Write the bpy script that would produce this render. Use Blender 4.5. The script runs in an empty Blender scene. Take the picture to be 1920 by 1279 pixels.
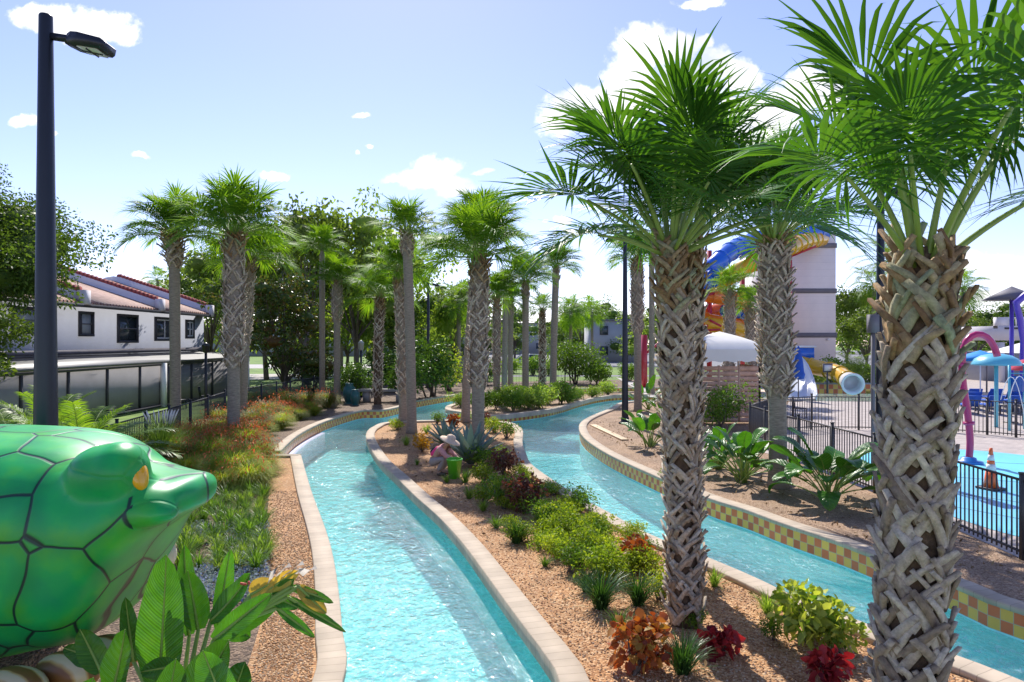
import bpy, math, random
import numpy as np
from mathutils import Vector, Matrix, geometry
random.seed(7); RNG = np.random.default_rng(7)
SC = bpy.context.scene
COL = SC.collection
PI = math.pi
F = 1280.0; H = 3.3; CX = 960.0; CY = 639.5      # 24 mm lens, level camera 3.3 m above the planting beds
def P(px, py, z=0.0):
    D = F * (H - z) / (py - CY)
    return ((px - CX) / F * D, D, z)
def A(px, D): return (px - CX) / F * D
def ZZ(py, D): return H + (CY - py) / F * D

# ---------------------------------------------------------------- mesh builder
class MB:
    def __init__(s): s.V = []; s.n = 0; s.F = []; s.M = []; s.UV = []; s.anyuv = False
    def add(s, verts, faces, mat=0, uvs=None):
        v = np.asarray(verts, float).reshape(-1, 3); b = s.n; s.V.append(v); s.n += len(v)
        for i, f in enumerate(faces):
            s.F.append(tuple(b + k for k in f)); s.M.append(mat)
            s.UV.append(uvs[i] if uvs else None)
        if uvs: s.anyuv = True
        return s
    def grid(s, arr, mat=0, uv=False):                       # arr (N, K, W, 3): N separate sheets of K x W vertices
        arr = np.asarray(arr, float)
        if arr.ndim == 3: arr = arr[None]
        N, K, W, _ = arr.shape
        b = s.n; s.V.append(arr.reshape(-1, 3)); s.n += N * K * W
        idx = np.arange(N * K * W).reshape(N, K, W) + b
        q = np.stack([idx[:, :-1, :-1], idx[:, :-1, 1:], idx[:, 1:, 1:], idx[:, 1:, :-1]], -1).reshape(-1, 4)
        s.F.extend(map(tuple, q.tolist()))
        s.M.extend([mat] * len(q))
        if uv:
            s.anyuv = True; c = lambda k, j: (j / (W - 1), k / (K - 1)); one = [[c(k, j), c(k, j + 1), c(k + 1, j + 1), c(k + 1, j)] for k in range(K - 1) for j in range(W - 1)]; s.UV.extend(one * N)
        else: s.UV.extend([None] * len(q))
        return s
    def box(s, c, size, rz=0.0, mat=0, M=None):
        x, y, z = [k / 2 for k in size]
        v = [Vector((i, j, k)) for k in (-z, z) for j in (-y, y) for i in (-x, x)]
        R = M if M is not None else Matrix.Rotation(rz, 3, 'Z')
        v = [R @ p + Vector(c) for p in v]
        return s.add([tuple(p) for p in v], [(0, 2, 3, 1), (4, 5, 7, 6), (0, 1, 5, 4), (2, 6, 7, 3), (0, 4, 6, 2), (1, 3, 7, 5)], mat)
    def bar(s, a, b, w, h=None, mat=0):            # square bar from a to b
        a, b = Vector(a), Vector(b); d = b - a; L = d.length
        q = d.to_track_quat('Z', 'Y').to_matrix()
        return s.box((a + b) / 2, (w, h or w, L), mat=mat, M=q)
    def tube(s, path, r, n=8, mat=0, caps=True):
        p = np.asarray(path, float); K = len(p)
        r = np.broadcast_to(np.asarray(r, float), (K,))
        t = np.gradient(p, axis=0); t /= np.linalg.norm(t, axis=1)[:, None] + 1e-9
        up = np.array((0, 0, 1.)) if abs(t[0][2]) < .9 else np.array((0, 1., 0))
        u = np.cross(t[0], up); u /= np.linalg.norm(u); V = []
        for k in range(K):
            u = u - t[k] * np.dot(u, t[k]); u /= np.linalg.norm(u); w = np.cross(t[k], u)
            for i in range(n):
                a = 2 * PI * i / n; V.append(p[k] + r[k] * (math.cos(a) * u + math.sin(a) * w))
        Fc = [(k * n + i, k * n + (i + 1) % n, (k + 1) * n + (i + 1) % n, (k + 1) * n + i) for k in range(K - 1) for i in range(n)]
        if caps: Fc += [tuple(range(n))[::-1], tuple((K - 1) * n + i for i in range(n))]
        return s.add(V, Fc, mat)
    def lathe(s, prof, n=20, c=(0, 0, 0), mat=0):  # prof [(r, z)]
        V = [(c[0] + r * math.cos(2 * PI * i / n), c[1] + r * math.sin(2 * PI * i / n), c[2] + z) for r, z in prof for i in range(n)]
        K = len(prof)
        Fc = [(k * n + i, k * n + (i + 1) % n, (k + 1) * n + (i + 1) % n, (k + 1) * n + i) for k in range(K - 1) for i in range(n)]
        if prof[0][0] > 1e-4: Fc.append(tuple(range(n))[::-1])
        if prof[-1][0] > 1e-4: Fc.append(tuple((K - 1) * n + i for i in range(n)))
        return s.add(V, Fc, mat)
    def prism(s, poly, z0, z1, mat=0):
        n = len(poly)
        V = [(x, y, z0) for x, y in poly] + [(x, y, z1) for x, y in poly]
        return s.add(V, [tuple(range(n))[::-1], tuple(range(n, 2 * n))] + [(i, (i + 1) % n, n + (i + 1) % n, n + i) for i in range(n)], mat)
    def ellipsoid(s, c, r, nu=14, nv=9, mat=0):
        V = [(c[0] + r[0] * math.sin(PI * j / nv) * math.cos(2 * PI * i / nu), c[1] + r[1] * math.sin(PI * j / nv) * math.sin(2 * PI * i / nu), c[2] - r[2] * math.cos(PI * j / nv)) for j in range(1, nv) for i in range(nu)]
        b = len(V); V += [(c[0], c[1], c[2] - r[2]), (c[0], c[1], c[2] + r[2])]
        Fc = [(k * nu + i, k * nu + (i + 1) % nu, (k + 1) * nu + (i + 1) % nu, (k + 1) * nu + i) for k in range(nv - 2) for i in range(nu)]
        Fc += [(b, (i + 1) % nu, i) for i in range(nu)] + [(b + 1, (nv - 2) * nu + i, (nv - 2) * nu + (i + 1) % nu) for i in range(nu)]
        return s.add(V, Fc, mat)
    def mesh(s, name, mats, smooth=False):
        me = bpy.data.meshes.new(name)
        V = np.concatenate(s.V) if s.V else np.zeros((0, 3))
        tot = np.fromiter((len(f) for f in s.F), np.int32, len(s.F))
        loops = np.fromiter((i for f in s.F for i in f), np.int32, int(tot.sum()))
        me.vertices.add(len(V)); me.vertices.foreach_set('co', V.astype(np.float32).ravel())
        me.loops.add(len(loops)); me.loops.foreach_set('vertex_index', loops)
        me.polygons.add(len(tot))
        me.polygons.foreach_set('loop_start', np.concatenate([[0], np.cumsum(tot)[:-1]]).astype(np.int32))
        me.polygons.foreach_set('loop_total', tot)
        me.polygons.foreach_set('material_index', np.asarray(s.M, np.int32))
        if s.anyuv:
            uv = me.uv_layers.new(name='UVMap'); L = []
            for f, u in zip(s.F, s.UV): L += [c for q in (u or [(0, 0)] * len(f)) for c in q]
            uv.data.foreach_set('uv', np.asarray(L, np.float32))
        for m in (mats if isinstance(mats, (list, tuple)) else [mats]): me.materials.append(m)
        me.update(calc_edges=True)
        if smooth: me.polygons.foreach_set('use_smooth', np.ones(len(tot), bool))
        return me
    def build(s, name, mats, parent=None, smooth=False, loc=None):
        o = bpy.data.objects.new(name, s.mesh(name, mats, smooth)); COL.objects.link(o)
        if parent: o.parent = parent
        if loc is not None: o.location = loc
        return o
def inst(name, me, parent=None, loc=(0, 0, 0), rz=0.0, sc=1.0, tilt=(0, 0)):
    o = bpy.data.objects.new(name, me); COL.objects.link(o)
    if parent: o.parent = parent
    o.location = loc; o.rotation_euler = (tilt[0], tilt[1], rz)
    o.scale = (sc, sc, sc) if not isinstance(sc, tuple) else sc
    return o
def tag(o, label, cat, group=None, kind=None):
    o['label'] = label; o['category'] = cat
    if group: o['group'] = group
    if kind: o['kind'] = kind
    return o
def thing(name, label, cat, loc=(0, 0, 0), rz=0.0, group=None):
    o = bpy.data.objects.new(name, None); COL.objects.link(o); o.location = loc; o.rotation_euler = (0, 0, rz)
    o.empty_display_size = .2
    return tag(o, label, cat, group)
def struct(o, kind='structure'): o['kind'] = kind; return o
def bevel(o, w=.01, seg=2):
    m = o.modifiers.new('bevel', 'BEVEL'); m.width = w; m.segments = seg; m.limit_method = 'ANGLE'; m.angle_limit = .6
    return o
def copy_tree(o, parent=None):
    c = o.copy(); COL.objects.link(c); c.parent = parent
    for ch in list(o.children): copy_tree(ch, c)
    return c
def catmull(pts, step=.25, closed=False):
    p = np.asarray(pts, float); n = len(p); out = []
    rng = range(n if closed else n - 1)
    for i in rng:
        g = (lambda k: p[k % n]) if closed else (lambda k: p[min(max(k, 0), n - 1)])
        a, b, c, d = g(i - 1), g(i), g(i + 1), g(i + 2)
        m = max(2, int(np.linalg.norm(c - b) / step))
        for t in np.arange(m) / m:
            out.append(.5 * (2 * b + (c - a) * t + (2 * a - 5 * b + 4 * c - d) * t * t + (3 * b - a - 3 * c + d) * t ** 3))
    if not closed: out.append(p[-1])
    return np.array(out)
def inpoly(x, y, poly):
    poly = np.asarray(poly)[:, :2]; x = np.asarray(x); y = np.asarray(y); r = np.zeros(x.shape, bool); j = len(poly) - 1
    for i in range(len(poly)):
        xi, yi = poly[i]; xj, yj = poly[j]
        if yi != yj: r ^= ((yi > y) != (yj > y)) & (x < (xj - xi) * (y - yi) / (yj - yi) + xi)
        j = i
    return r
def sheet(name, outer, z, mat, minus=(), keep=None):     # flat sheet with holes (constrained triangulation)
    V = []; E = []
    for poly in [outer] + list(minus):
        b = len(V); n = len(poly); V += [Vector((float(q[0]), float(q[1]))) for q in poly]; E += [(b + i, b + (i + 1) % n) for i in range(n)]
    vo, _, fo, *_ = geometry.delaunay_2d_cdt(V, E, [], 0, 1e-5)
    C = np.array([[sum(vo[i][k] for i in f) / len(f) for k in (0, 1)] for f in fo])
    ok = inpoly(C[:, 0], C[:, 1], outer)
    for m in minus: ok &= ~inpoly(C[:, 0], C[:, 1], m)
    fs = []
    for f, k in zip(fo, ok):
        if k:
            a, b, c = [vo[i] for i in f[:3]]
            fs.append(tuple(f) if (b - a).cross(c - a) > 0 else tuple(f)[::-1])
    return MB().add([(q.x, q.y, z) for q in vo], fs).build(name, mat)

# ---------------------------------------------------------------- materials
def newmat(name):
    m = bpy.data.materials.new(name); m.use_nodes = True; nt = m.node_tree; nt.nodes.clear()
    out = nt.nodes.new('ShaderNodeOutputMaterial')
    def N(t, **kw):
        n = nt.nodes.new('ShaderNode' + t)
        for k, v in kw.items():
            if k.startswith('i_'): n.inputs[k[2:].replace('_', ' ')].default_value = v
            else: setattr(n, k, v)
        return n
    L = lambda a, b: nt.links.new(a, b)
    return m, nt, N, L, out
def c4(c): return (c[0], c[1], c[2], 1.0)
def ramp(N, stops):
    r = N('ValToRGB'); e = r.color_ramp.elements
    while len(e) < len(stops): e.new(.5)
    for k, (p, c) in enumerate(stops): e[k].position = p; e[k].color = c4(c)
    return r
def mixc(N, L, fac, a, b, mode='MIX'):
    m = N('Mix', data_type='RGBA', blend_type=mode)
    for k, v in ((0, fac), (6, a), (7, b)):
        if hasattr(v, 'is_linked') or hasattr(v, 'links'): L(v, m.inputs[k])
        else: m.inputs[k].default_value = v if k == 0 else c4(v)
    return m.outputs[2]
def mat(name, c, rough=.6, var=.15, vscale=3.0, bump=0.0, bscale=20.0, metal=0.0, c2=None, coat=0.0, spec=.5, coords='Object', detail=4.0):
    m, nt, N, L, out = newmat(name)
    b = N('BsdfPrincipled'); b.inputs['Roughness'].default_value = rough; b.inputs['Metallic'].default_value = metal
    b.inputs['Coat Weight'].default_value = coat; b.inputs['Specular IOR Level'].default_value = spec
    tc = N('TexCoord'); n1 = N('TexNoise', i_Scale=vscale, i_Detail=detail, i_Roughness=.6); L(tc.outputs[coords], n1.inputs['Vector'])
    lo = [k * (1 - var) for k in c]; hi = list(c2) if c2 else [min(1, k * (1 + var)) for k in c]
    r = ramp(N, [(.3, lo), (.7, hi)]); L(n1.outputs['Fac'], r.inputs[0]); L(r.outputs[0], b.inputs['Base Color'])
    if bump:
        n2 = N('TexNoise', i_Scale=bscale, i_Detail=5.0); L(tc.outputs[coords], n2.inputs['Vector'])
        bp = N('Bump', i_Strength=bump, i_Distance=.02); L(n2.outputs['Fac'], bp.inputs['Height']); L(bp.outputs[0], b.inputs['Normal'])
    L(b.outputs[0], out.inputs[0]); return m
def leafmat(name, c1, c2, trans=.4, rough=.45, tint=None, c3=None, spec=.22):
    m, nt, N, L, out = newmat(name)
    g = N('NewGeometry'); oi = N('ObjectInfo')
    st = [(0, c1), (1, c2)] if c3 is None else [(0, c1), (.6, c2), (1, c3)]
    r = ramp(N, st); L(g.outputs['Random Per Island'], r.inputs[0])
    hs = N('HueSaturation'); mr = N('MapRange', i_To_Min=.8, i_To_Max=1.2); L(oi.outputs['Random'], mr.inputs['Value']); L(mr.outputs[0], hs.inputs['Value'])
    L(r.outputs[0], hs.inputs['Color'])
    b = N('BsdfPrincipled'); b.inputs['Roughness'].default_value = rough; b.inputs['Specular IOR Level'].default_value = spec
    L(hs.outputs[0], b.inputs['Base Color'])
    t = N('BsdfTranslucent')
    tn = tint or (1.5, 1.5, .5)
    L(mixc(N, L, 1.0, hs.outputs[0], tn, 'MULTIPLY'), t.inputs['Color'])
    mx = N('MixShader'); mx.inputs[0].default_value = trans; L(b.outputs[0], mx.inputs[1]); L(t.outputs[0], mx.inputs[2]); L(mx.outputs[0], out.inputs[0])
    return m
# ---------------------------------------------------------------- light, sky, camera
SUN_AZ = math.radians(-10.0); SUN_EL = math.radians(46.0)
cam = bpy.data.cameras.new('camera'); cam.lens = 24; cam.sensor_width = 36; cam.clip_end = 3000; cam.clip_start = .05
co = bpy.data.objects.new('camera', cam); COL.objects.link(co); co.location = (0, 0, H); co.rotation_euler = (PI / 2, 0, 0); SC.camera = co
sd = Vector((math.sin(SUN_AZ) * math.cos(SUN_EL), math.cos(SUN_AZ) * math.cos(SUN_EL), math.sin(SUN_EL)))
sl = bpy.data.lights.new('sun', 'SUN'); sl.energy = 3.4; sl.angle = math.radians(.5); sl.color = (1, .95, .87)
so = bpy.data.objects.new('sun', sl); COL.objects.link(so); so.rotation_euler = (-sd).to_track_quat('-Z', 'Y').to_euler(); so.location = (0, 0, 60)
W = bpy.data.worlds.new('World'); SC.world = W; W.use_nodes = True; wn = W.node_tree; wn.nodes.clear()
def WN(t, **kw):
    n = wn.nodes.new('ShaderNode' + t)
    for k, v in kw.items():
        if k.startswith('i_'): n.inputs[k[2:].replace('_', ' ')].default_value = v
        else: setattr(n, k, v)
    return n
WL = lambda a, b: wn.links.new(a, b)
def wm(op, a, b=0.0, c=0.0):
    n = WN('Math', operation=op)
    for i, v in enumerate((a, b, c)):
        if hasattr(v, 'links'): WL(v, n.inputs[i])
        else: n.inputs[i].default_value = v
    return n.outputs[0]
sky = WN('TexSky', sky_type='NISHITA', sun_disc=False, sun_elevation=SUN_EL, sun_rotation=SUN_AZ, altitude=1500, air_density=1.0, dust_density=.6, ozone_density=3.5)
tc = WN('TexCoord'); sx = WN('SeparateXYZ'); WL(tc.outputs['Generated'], sx.inputs[0])
yy = wm('MAXIMUM', sx.outputs[1], .02)
cu = wm('DIVIDE', sx.outputs[0], yy); cv = wm('DIVIDE', sx.outputs[2], yy)
cb = WN('CombineXYZ'); WL(cu, cb.inputs[0]); WL(cv, cb.inputs[1])
CLOUDS = [(1215, 85, 62, 48), (1262, 95, 55, 38), (1180, 150, 60, 55), (1345, 120, 42, 38), (1390, 150, 45, 42), (1290, 175, 95, 60), (1095, 205, 75, 40), (1045, 232, 42, 26), (1150, 205, 80, 48), (1400, 215, 70, 55), (1320, 85, 22, 14),
          (1515, 155, 60, 32), (1475, 195, 60, 38), (1560, 180, 50, 40), (1430, 250, 80, 50),
          (170, 48, 92, 38), (85, 30, 70, 26), (230, 70, 35, 20), (45, 226, 34, 13), (95, 244, 12, 6), (270, 291, 20, 7), (515, 328, 30, 9), (678, 218, 20, 8), (692, 276, 10, 5), (668, 286, 6, 5),
          (815, 322, 52, 34), (785, 335, 60, 22), (850, 345, 42, 24), (745, 338, 34, 8), (905, 322, 25, 5), (715, 434, 46, 13), (760, 442, 20, 9), (810, 452, 32, 14), (1055, 408, 22, 9), (1020, 410, 8, 5),
          (1105, 454, 26, 10), (1152, 455, 12, 6), (1310, 6, 50, 12), (1840, 492, 85, 22), (1910, 515, 60, 26), (1780, 500, 40, 24), (1605, 494, 14, 7), (235, 528, 50, 9), (330, 530, 50, 10), (1700, 470, 50, 14), (1880, 560, 90, 20)]
dist = None
nz0 = WN('TexNoise', i_Scale=16.0, i_Detail=6.0, i_Roughness=.62); WL(cb.outputs[0], nz0.inputs['Vector'])
wv = WN('VectorMath', operation='SUBTRACT'); WL(nz0.outputs['Color'], wv.inputs[0]); wv.inputs[1].default_value = (.5, .5, .5)
ws = WN('VectorMath', operation='SCALE'); WL(wv.outputs[0], ws.inputs[0]); ws.inputs['Scale'].default_value = .035
wa = WN('VectorMath', operation='ADD'); WL(cb.outputs[0], wa.inputs[0]); WL(ws.outputs[0], wa.inputs[1])
for px, py, rx, ry in CLOUDS:
    a = WN('VectorMath', operation='SUBTRACT'); WL(wa.outputs[0], a.inputs[0]); a.inputs[1].default_value = ((px - CX) / F, (CY - py) / F, 0)
    b = WN('VectorMath', operation='MULTIPLY'); WL(a.outputs[0], b.inputs[0]); b.inputs[1].default_value = (F / rx, F / ry, 0)
    l = WN('VectorMath', operation='LENGTH'); WL(b.outputs[0], l.inputs[0])
    dist = l.outputs['Value'] if dist is None else wm('MINIMUM', dist, l.outputs['Value'])
nz = WN('TexNoise', i_Scale=34.0, i_Detail=8.0, i_Roughness=.6); WL(cb.outputs[0], nz.inputs['Vector'])
dd = wm('SUBTRACT', wm('ADD', 1.05, wm('MULTIPLY', wm('SUBTRACT', nz.outputs['Fac'], .5), 1.5)), dist)
cm = WN('MapRange', interpolation_type='SMOOTHSTEP', i_From_Min=-.04, i_From_Max=.42); WL(dd, cm.inputs['Value'])
front = WN('MapRange', i_From_Min=.05, i_From_Max=.15); WL(sx.outputs[1], front.inputs['Value'])
cmask = wm('MULTIPLY', wm('MULTIPLY', cm.outputs[0], front.outputs[0]), .96)
nz2 = WN('TexNoise', i_Scale=9.0, i_Detail=6.0, i_Roughness=.55); WL(cb.outputs[0], nz2.inputs['Vector'])
cr = WN('ValToRGB'); cr.color_ramp.elements[0].position = .34; cr.color_ramp.elements[0].color = (3.0, 3.25, 3.65, 1); cr.color_ramp.elements[1].position = .52; cr.color_ramp.elements[1].color = (4.9, 4.9, 4.95, 1)
WL(nz2.outputs['Fac'], cr.inputs[0])
cmx = WN('Mix', data_type='RGBA'); WL(cmask, cmx.inputs[0]); tn_ = WN('Mix', data_type='RGBA', blend_type='MULTIPLY'); tn_.inputs[0].default_value = 1; tn_.inputs[7].default_value = (.87, .71, .79, 1); WL(sky.outputs[0], tn_.inputs[6]); WL(tn_.outputs[2], cmx.inputs[6]); WL(cr.outputs[0], cmx.inputs[7])
bg = WN('Background', i_Strength=.15); WL(cmx.outputs[2], bg.inputs[0]); wo = WN('OutputWorld'); WL(bg.outputs[0], wo.inputs[0])
SC.view_settings.view_transform = 'Standard'; SC.view_settings.look = 'None'; SC.view_settings.exposure = 0.92; SC.view_settings.gamma = 1
SC.cycles.max_bounces = 10; SC.cycles.transparent_max_bounces = 12; SC.cycles.diffuse_bounces = 4

# ---------------------------------------------------------------- setting materials
def gravel_mat(name, stops, scale=55.0, bump=.8):
    m, nt, N, L, out = newmat(name); tc = N('TexCoord')
    v = N('TexVoronoi', i_Scale=scale); L(tc.outputs['Object'], v.inputs['Vector'])
    sp = N('SeparateColor'); L(v.outputs['Color'], sp.inputs[0]); r = ramp(N, stops); L(sp.outputs[0], r.inputs[0])
    n = N('TexNoise', i_Scale=1.3, i_Detail=5.0); L(tc.outputs['Object'], n.inputs['Vector'])
    mr = N('MapRange', i_From_Min=.3, i_From_Max=.7, i_To_Min=.75, i_To_Max=1.15); L(n.outputs['Fac'], mr.inputs['Value'])
    b = N('BsdfPrincipled', i_Roughness=.85); L(mixc(N, L, 1.0, r.outputs[0], mr.outputs[0], 'MULTIPLY'), b.inputs['Base Color'])
    mm = N('Math', operation='SUBTRACT'); mm.inputs[0].default_value = 1; L(v.outputs['Distance'], mm.inputs[1])
    bp = N('Bump', i_Strength=bump, i_Distance=.02); L(mm.outputs[0], bp.inputs['Height']); L(bp.outputs[0], b.inputs['Normal']); L(b.outputs[0], out.inputs[0]); return m
GRAVEL = gravel_mat('orange_pebbles', [(0, (.26, .11, .04)), (.35, (.42, .2, .075)), (.7, (.55, .3, .13)), (1, (.62, .42, .24))], 42)
MULCH = gravel_mat('pale_mulch', [(0, (.2, .11, .06)), (.4, (.36, .22, .13)), (.8, (.48, .32, .2)), (1, (.56, .42, .3))], 48, 1.0)
SOIL = gravel_mat('dark_soil', [(0, (.07, .04, .025)), (.5, (.16, .1, .06)), (1, (.3, .2, .13))], 35, 1.0)
LAWN = mat('lawn', (.10, .2, .02), .9, .35, .6, .5, 60, c2=(.2, .32, .04))
ROADM = mat('concrete_road', (.45, .42, .39), .9, .08, 2)
ASPH = mat('asphalt', (.2, .2, .21), .9, .15, 2)
FLOORM = mat('pool_plaster', (.5, .92, .93), .8, .06, 1.2)
def brick_mat(name, c1, c2, mortar, scale, bw=.5, rh=.25, ms=.012, rough=.85, uv=False):
    m, nt, N, L, out = newmat(name); tc = N('TexCoord'); br = N('TexBrick', i_Scale=scale, i_Mortar_Size=ms)
    br.inputs['Brick Width'].default_value = bw; br.inputs['Row Height'].default_value = rh
    br.inputs['Color1'].default_value = c4(c1); br.inputs['Color2'].default_value = c4(c2); br.inputs['Mortar'].default_value = c4(mortar)
    L(tc.outputs['UV' if uv else 'Object'], br.inputs['Vector'])
    n = N('TexNoise', i_Scale=2.5, i_Detail=6.0); L(tc.outputs['Object'], n.inputs['Vector'])
    mr = N('MapRange', i_From_Min=.3, i_From_Max=.7, i_To_Min=.82, i_To_Max=1.12); L(n.outputs['Fac'], mr.inputs['Value'])
    b = N('BsdfPrincipled', i_Roughness=rough); L(mixc(N, L, 1.0, br.outputs['Color'], mr.outputs[0], 'MULTIPLY'), b.inputs['Base Color'])
    bp = N('Bump', i_Strength=.3, i_Distance=.004); bp.invert = True; L(br.outputs['Fac'], bp.inputs['Height']); L(bp.outputs[0], b.inputs['Normal'])
    L(b.outputs[0], out.inputs[0]); return m
COPING = brick_mat('coping_stone', (.53, .43, .32), (.47, .38, .28), (.32, .25, .18), 1.0, .16, .9, .004, .8, uv=True)
PAVERS = brick_mat('deck_pavers', (.5, .43, .39), (.42, .36, .33), (.3, .26, .24), 1.0, .3, .15, .008)
def tile_mat(name, ca, cb_, grout):
    m, nt, N, L, out = newmat(name); uvn = N('TexCoord')
    ck = N('TexChecker', i_Scale=1.0); ck.inputs['Color1'].default_value = c4(ca); ck.inputs['Color2'].default_value = c4(cb_)
    L(uvn.outputs['UV'], ck.inputs['Vector'])
    br = N('TexBrick', i_Scale=1.0, i_Mortar_Size=.03); br.offset = 0; br.inputs['Brick Width'].default_value = 1; br.inputs['Row Height'].default_value = 1
    L(uvn.outputs['UV'], br.inputs['Vector'])
    wn_ = N('TexWhiteNoise', noise_dimensions='2D'); fl = N('VectorMath', operation='FLOOR'); L(uvn.outputs['UV'], fl.inputs[0]); L(fl.outputs[0], wn_.inputs['Vector'])
    mr = N('MapRange', i_To_Min=.82, i_To_Max=1.1); L(wn_.outputs['Value'], mr.inputs['Value'])
    c = mixc(N, L, 1.0, ck.outputs['Color'], mr.outputs[0], 'MULTIPLY')
    b = N('BsdfPrincipled', i_Roughness=.25); L(mixc(N, L, br.outputs['Fac'], c, grout), b.inputs['Base Color']); L(b.outputs[0], out.inputs[0]); return m
TILE = tile_mat('checker_tile', (.95, .54, .09), (.75, .16, .05), (.5, .42, .3))
def water_mat(name, tint, ripple_light=.3, wscale=5.0, strength=.35):
    m, nt, N, L, out = newmat(name); tc = N('TexCoord')
    mp = N('Mapping'); mp.inputs['Rotation'].default_value = (0, 0, .35); mp.inputs['Scale'].default_value = (1, .75, 1); L(tc.outputs['Object'], mp.inputs['Vector'])
    n1 = N('TexNoise', i_Scale=wscale, i_Detail=4.0, i_Roughness=.55, i_Distortion=.6); L(mp.outputs[0], n1.inputs['Vector'])
    n2 = N('TexNoise', i_Scale=wscale * 3.1, i_Detail=3.0, i_Distortion=.8); L(mp.outputs[0], n2.inputs['Vector'])
    hs = N('Math', operation='MULTIPLY_ADD'); L(n2.outputs['Fac'], hs.inputs[0]); hs.inputs[1].default_value = .35; L(n1.outputs['Fac'], hs.inputs[2])
    bp = N('Bump', i_Strength=strength, i_Distance=.12); L(hs.outputs[0], bp.inputs['Height'])
    # caustic ripple light painted as noise ridges in the transmission colour
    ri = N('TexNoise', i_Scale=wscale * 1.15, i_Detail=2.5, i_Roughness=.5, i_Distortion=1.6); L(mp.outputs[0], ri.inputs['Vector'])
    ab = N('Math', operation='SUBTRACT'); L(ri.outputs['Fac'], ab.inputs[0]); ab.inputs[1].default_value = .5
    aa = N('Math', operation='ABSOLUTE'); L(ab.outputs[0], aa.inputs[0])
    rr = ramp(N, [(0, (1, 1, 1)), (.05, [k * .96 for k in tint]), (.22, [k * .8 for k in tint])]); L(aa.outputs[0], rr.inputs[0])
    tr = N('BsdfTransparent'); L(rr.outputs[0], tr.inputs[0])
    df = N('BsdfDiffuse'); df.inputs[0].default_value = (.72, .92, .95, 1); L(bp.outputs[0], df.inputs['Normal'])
    big = N('TexNoise', i_Scale=.55, i_Detail=3.0); L(tc.outputs['Object'], big.inputs['Vector'])
    bm = N('MapRange', i_From_Min=.42, i_From_Max=.62); L(big.outputs['Fac'], bm.inputs['Value'])
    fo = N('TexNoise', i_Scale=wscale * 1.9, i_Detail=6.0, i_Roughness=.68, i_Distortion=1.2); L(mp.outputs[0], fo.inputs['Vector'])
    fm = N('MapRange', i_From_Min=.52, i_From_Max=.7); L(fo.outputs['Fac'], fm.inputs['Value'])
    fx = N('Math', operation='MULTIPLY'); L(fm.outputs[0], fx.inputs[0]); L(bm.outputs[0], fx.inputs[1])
    fy = N('Math', operation='MULTIPLY_ADD'); L(fx.outputs[0], fy.inputs[0]); fy.inputs[1].default_value = ripple_light; fy.inputs[2].default_value = .14  # pale streaks: bright ripple light painted into the surface as diffuse colour
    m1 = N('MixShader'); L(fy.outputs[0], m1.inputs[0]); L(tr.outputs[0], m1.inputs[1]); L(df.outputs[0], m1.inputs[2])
    gl = N('BsdfGlossy', i_Roughness=.06); L(bp.outputs[0], gl.inputs['Normal'])
    fr = N('Fresnel', i_IOR=1.33); L(bp.outputs[0], fr.inputs['Normal'])
    m2 = N('MixShader'); L(fr.outputs[0], m2.inputs[0]); L(m1.outputs[0], m2.inputs[1]); L(gl.outputs[0], m2.inputs[2]); L(m2.outputs[0], out.inputs[0]); return m
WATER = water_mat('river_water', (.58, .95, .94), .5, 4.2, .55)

# ---------------------------------------------------------------- river outlines (traced at coping height)
ZC = .07
pp = lambda L: [P(x, y, ZC)[:2] for x, y in L]
left_bank = [(-1.5, 1.0), (-1.62, 4.0)] + pp([(637, 1279), (637, 1170), (625, 1061), (609, 995), (581, 917), (563, 853)])
back_bank = pp([(524, 845), (558, 815), (603, 792), (655, 775), (685, 769), (715, 769), (757, 760), (779, 752), (862, 739)]) + [(-1.0, 43.6), (3, 46), (8, 47.5), (17, 48)]
right_bank = [(17, 38.5), (11, 38)] + pp([(1182, 752), (1141, 767), (1106, 781), (1089, 793), (1088, 808), (1103, 826), (1146, 853), (1232, 892), (1328, 932), (1398, 954), (1469, 980), (1570, 1013), (1640, 1039), (1793, 1094), (1917, 1141)]) + [(7.6, 6.2), (8.8, 3.5), (9.6, 1.0)]
isl_l = pp([(1103, 1279), (1068, 1221), (1029, 1174), (990, 1127), (943, 1069), (897, 1014), (850, 967), (803, 928), (764, 893), (729, 862), (708, 833), (701, 813), (712, 800), (745, 791)])
isl_r = pp([(880, 788), (925, 790), (952, 794), (966, 806), (964, 828), (969, 850), (978, 870), (1017, 901), (1068, 934), (1119, 963), (1193, 1004), (1320, 1057), (1398, 1092), (1461, 1123), (1609, 1182), (1640, 1197), (1812, 1256)])
island_low = [(1.0, 2.6), (.78, 4.6)] + isl_l + isl_r + [(4.9, 5.6), (5.2, 4.0), (4.2, 2.4), (2.4, 1.8)]
island_up = pp([(870, 771), (850, 768), (845, 764), (852, 759)]) + [(-2.2, 37.2), (0, 39.6), (4, 42.2), (9, 43.6), (15, 43.6)] + [(15, 41.8), (10, 41.6)] + pp([(1168, 739), (1124, 743), (1089, 750), (1038, 764), (969, 774), (914, 778)])
lb = catmull(left_bank); bb = catmull(back_bank); rb = catmull(right_bank); il = catmull(island_low, .2, True); iu = catmull(island_up, .25, True)
corner = [P(500, 853, ZC)[:2]]
river_outer = np.concatenate([lb, np.array([P(524, 852, ZC)[:2]]), bb, rb])
slide_pool = np.array([P(1478, 752)[:2], P(1660, 754)[:2], (24.5, 37.5), (25, 44.4), (17.0, 44.4), (16.2, 41)])

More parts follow.
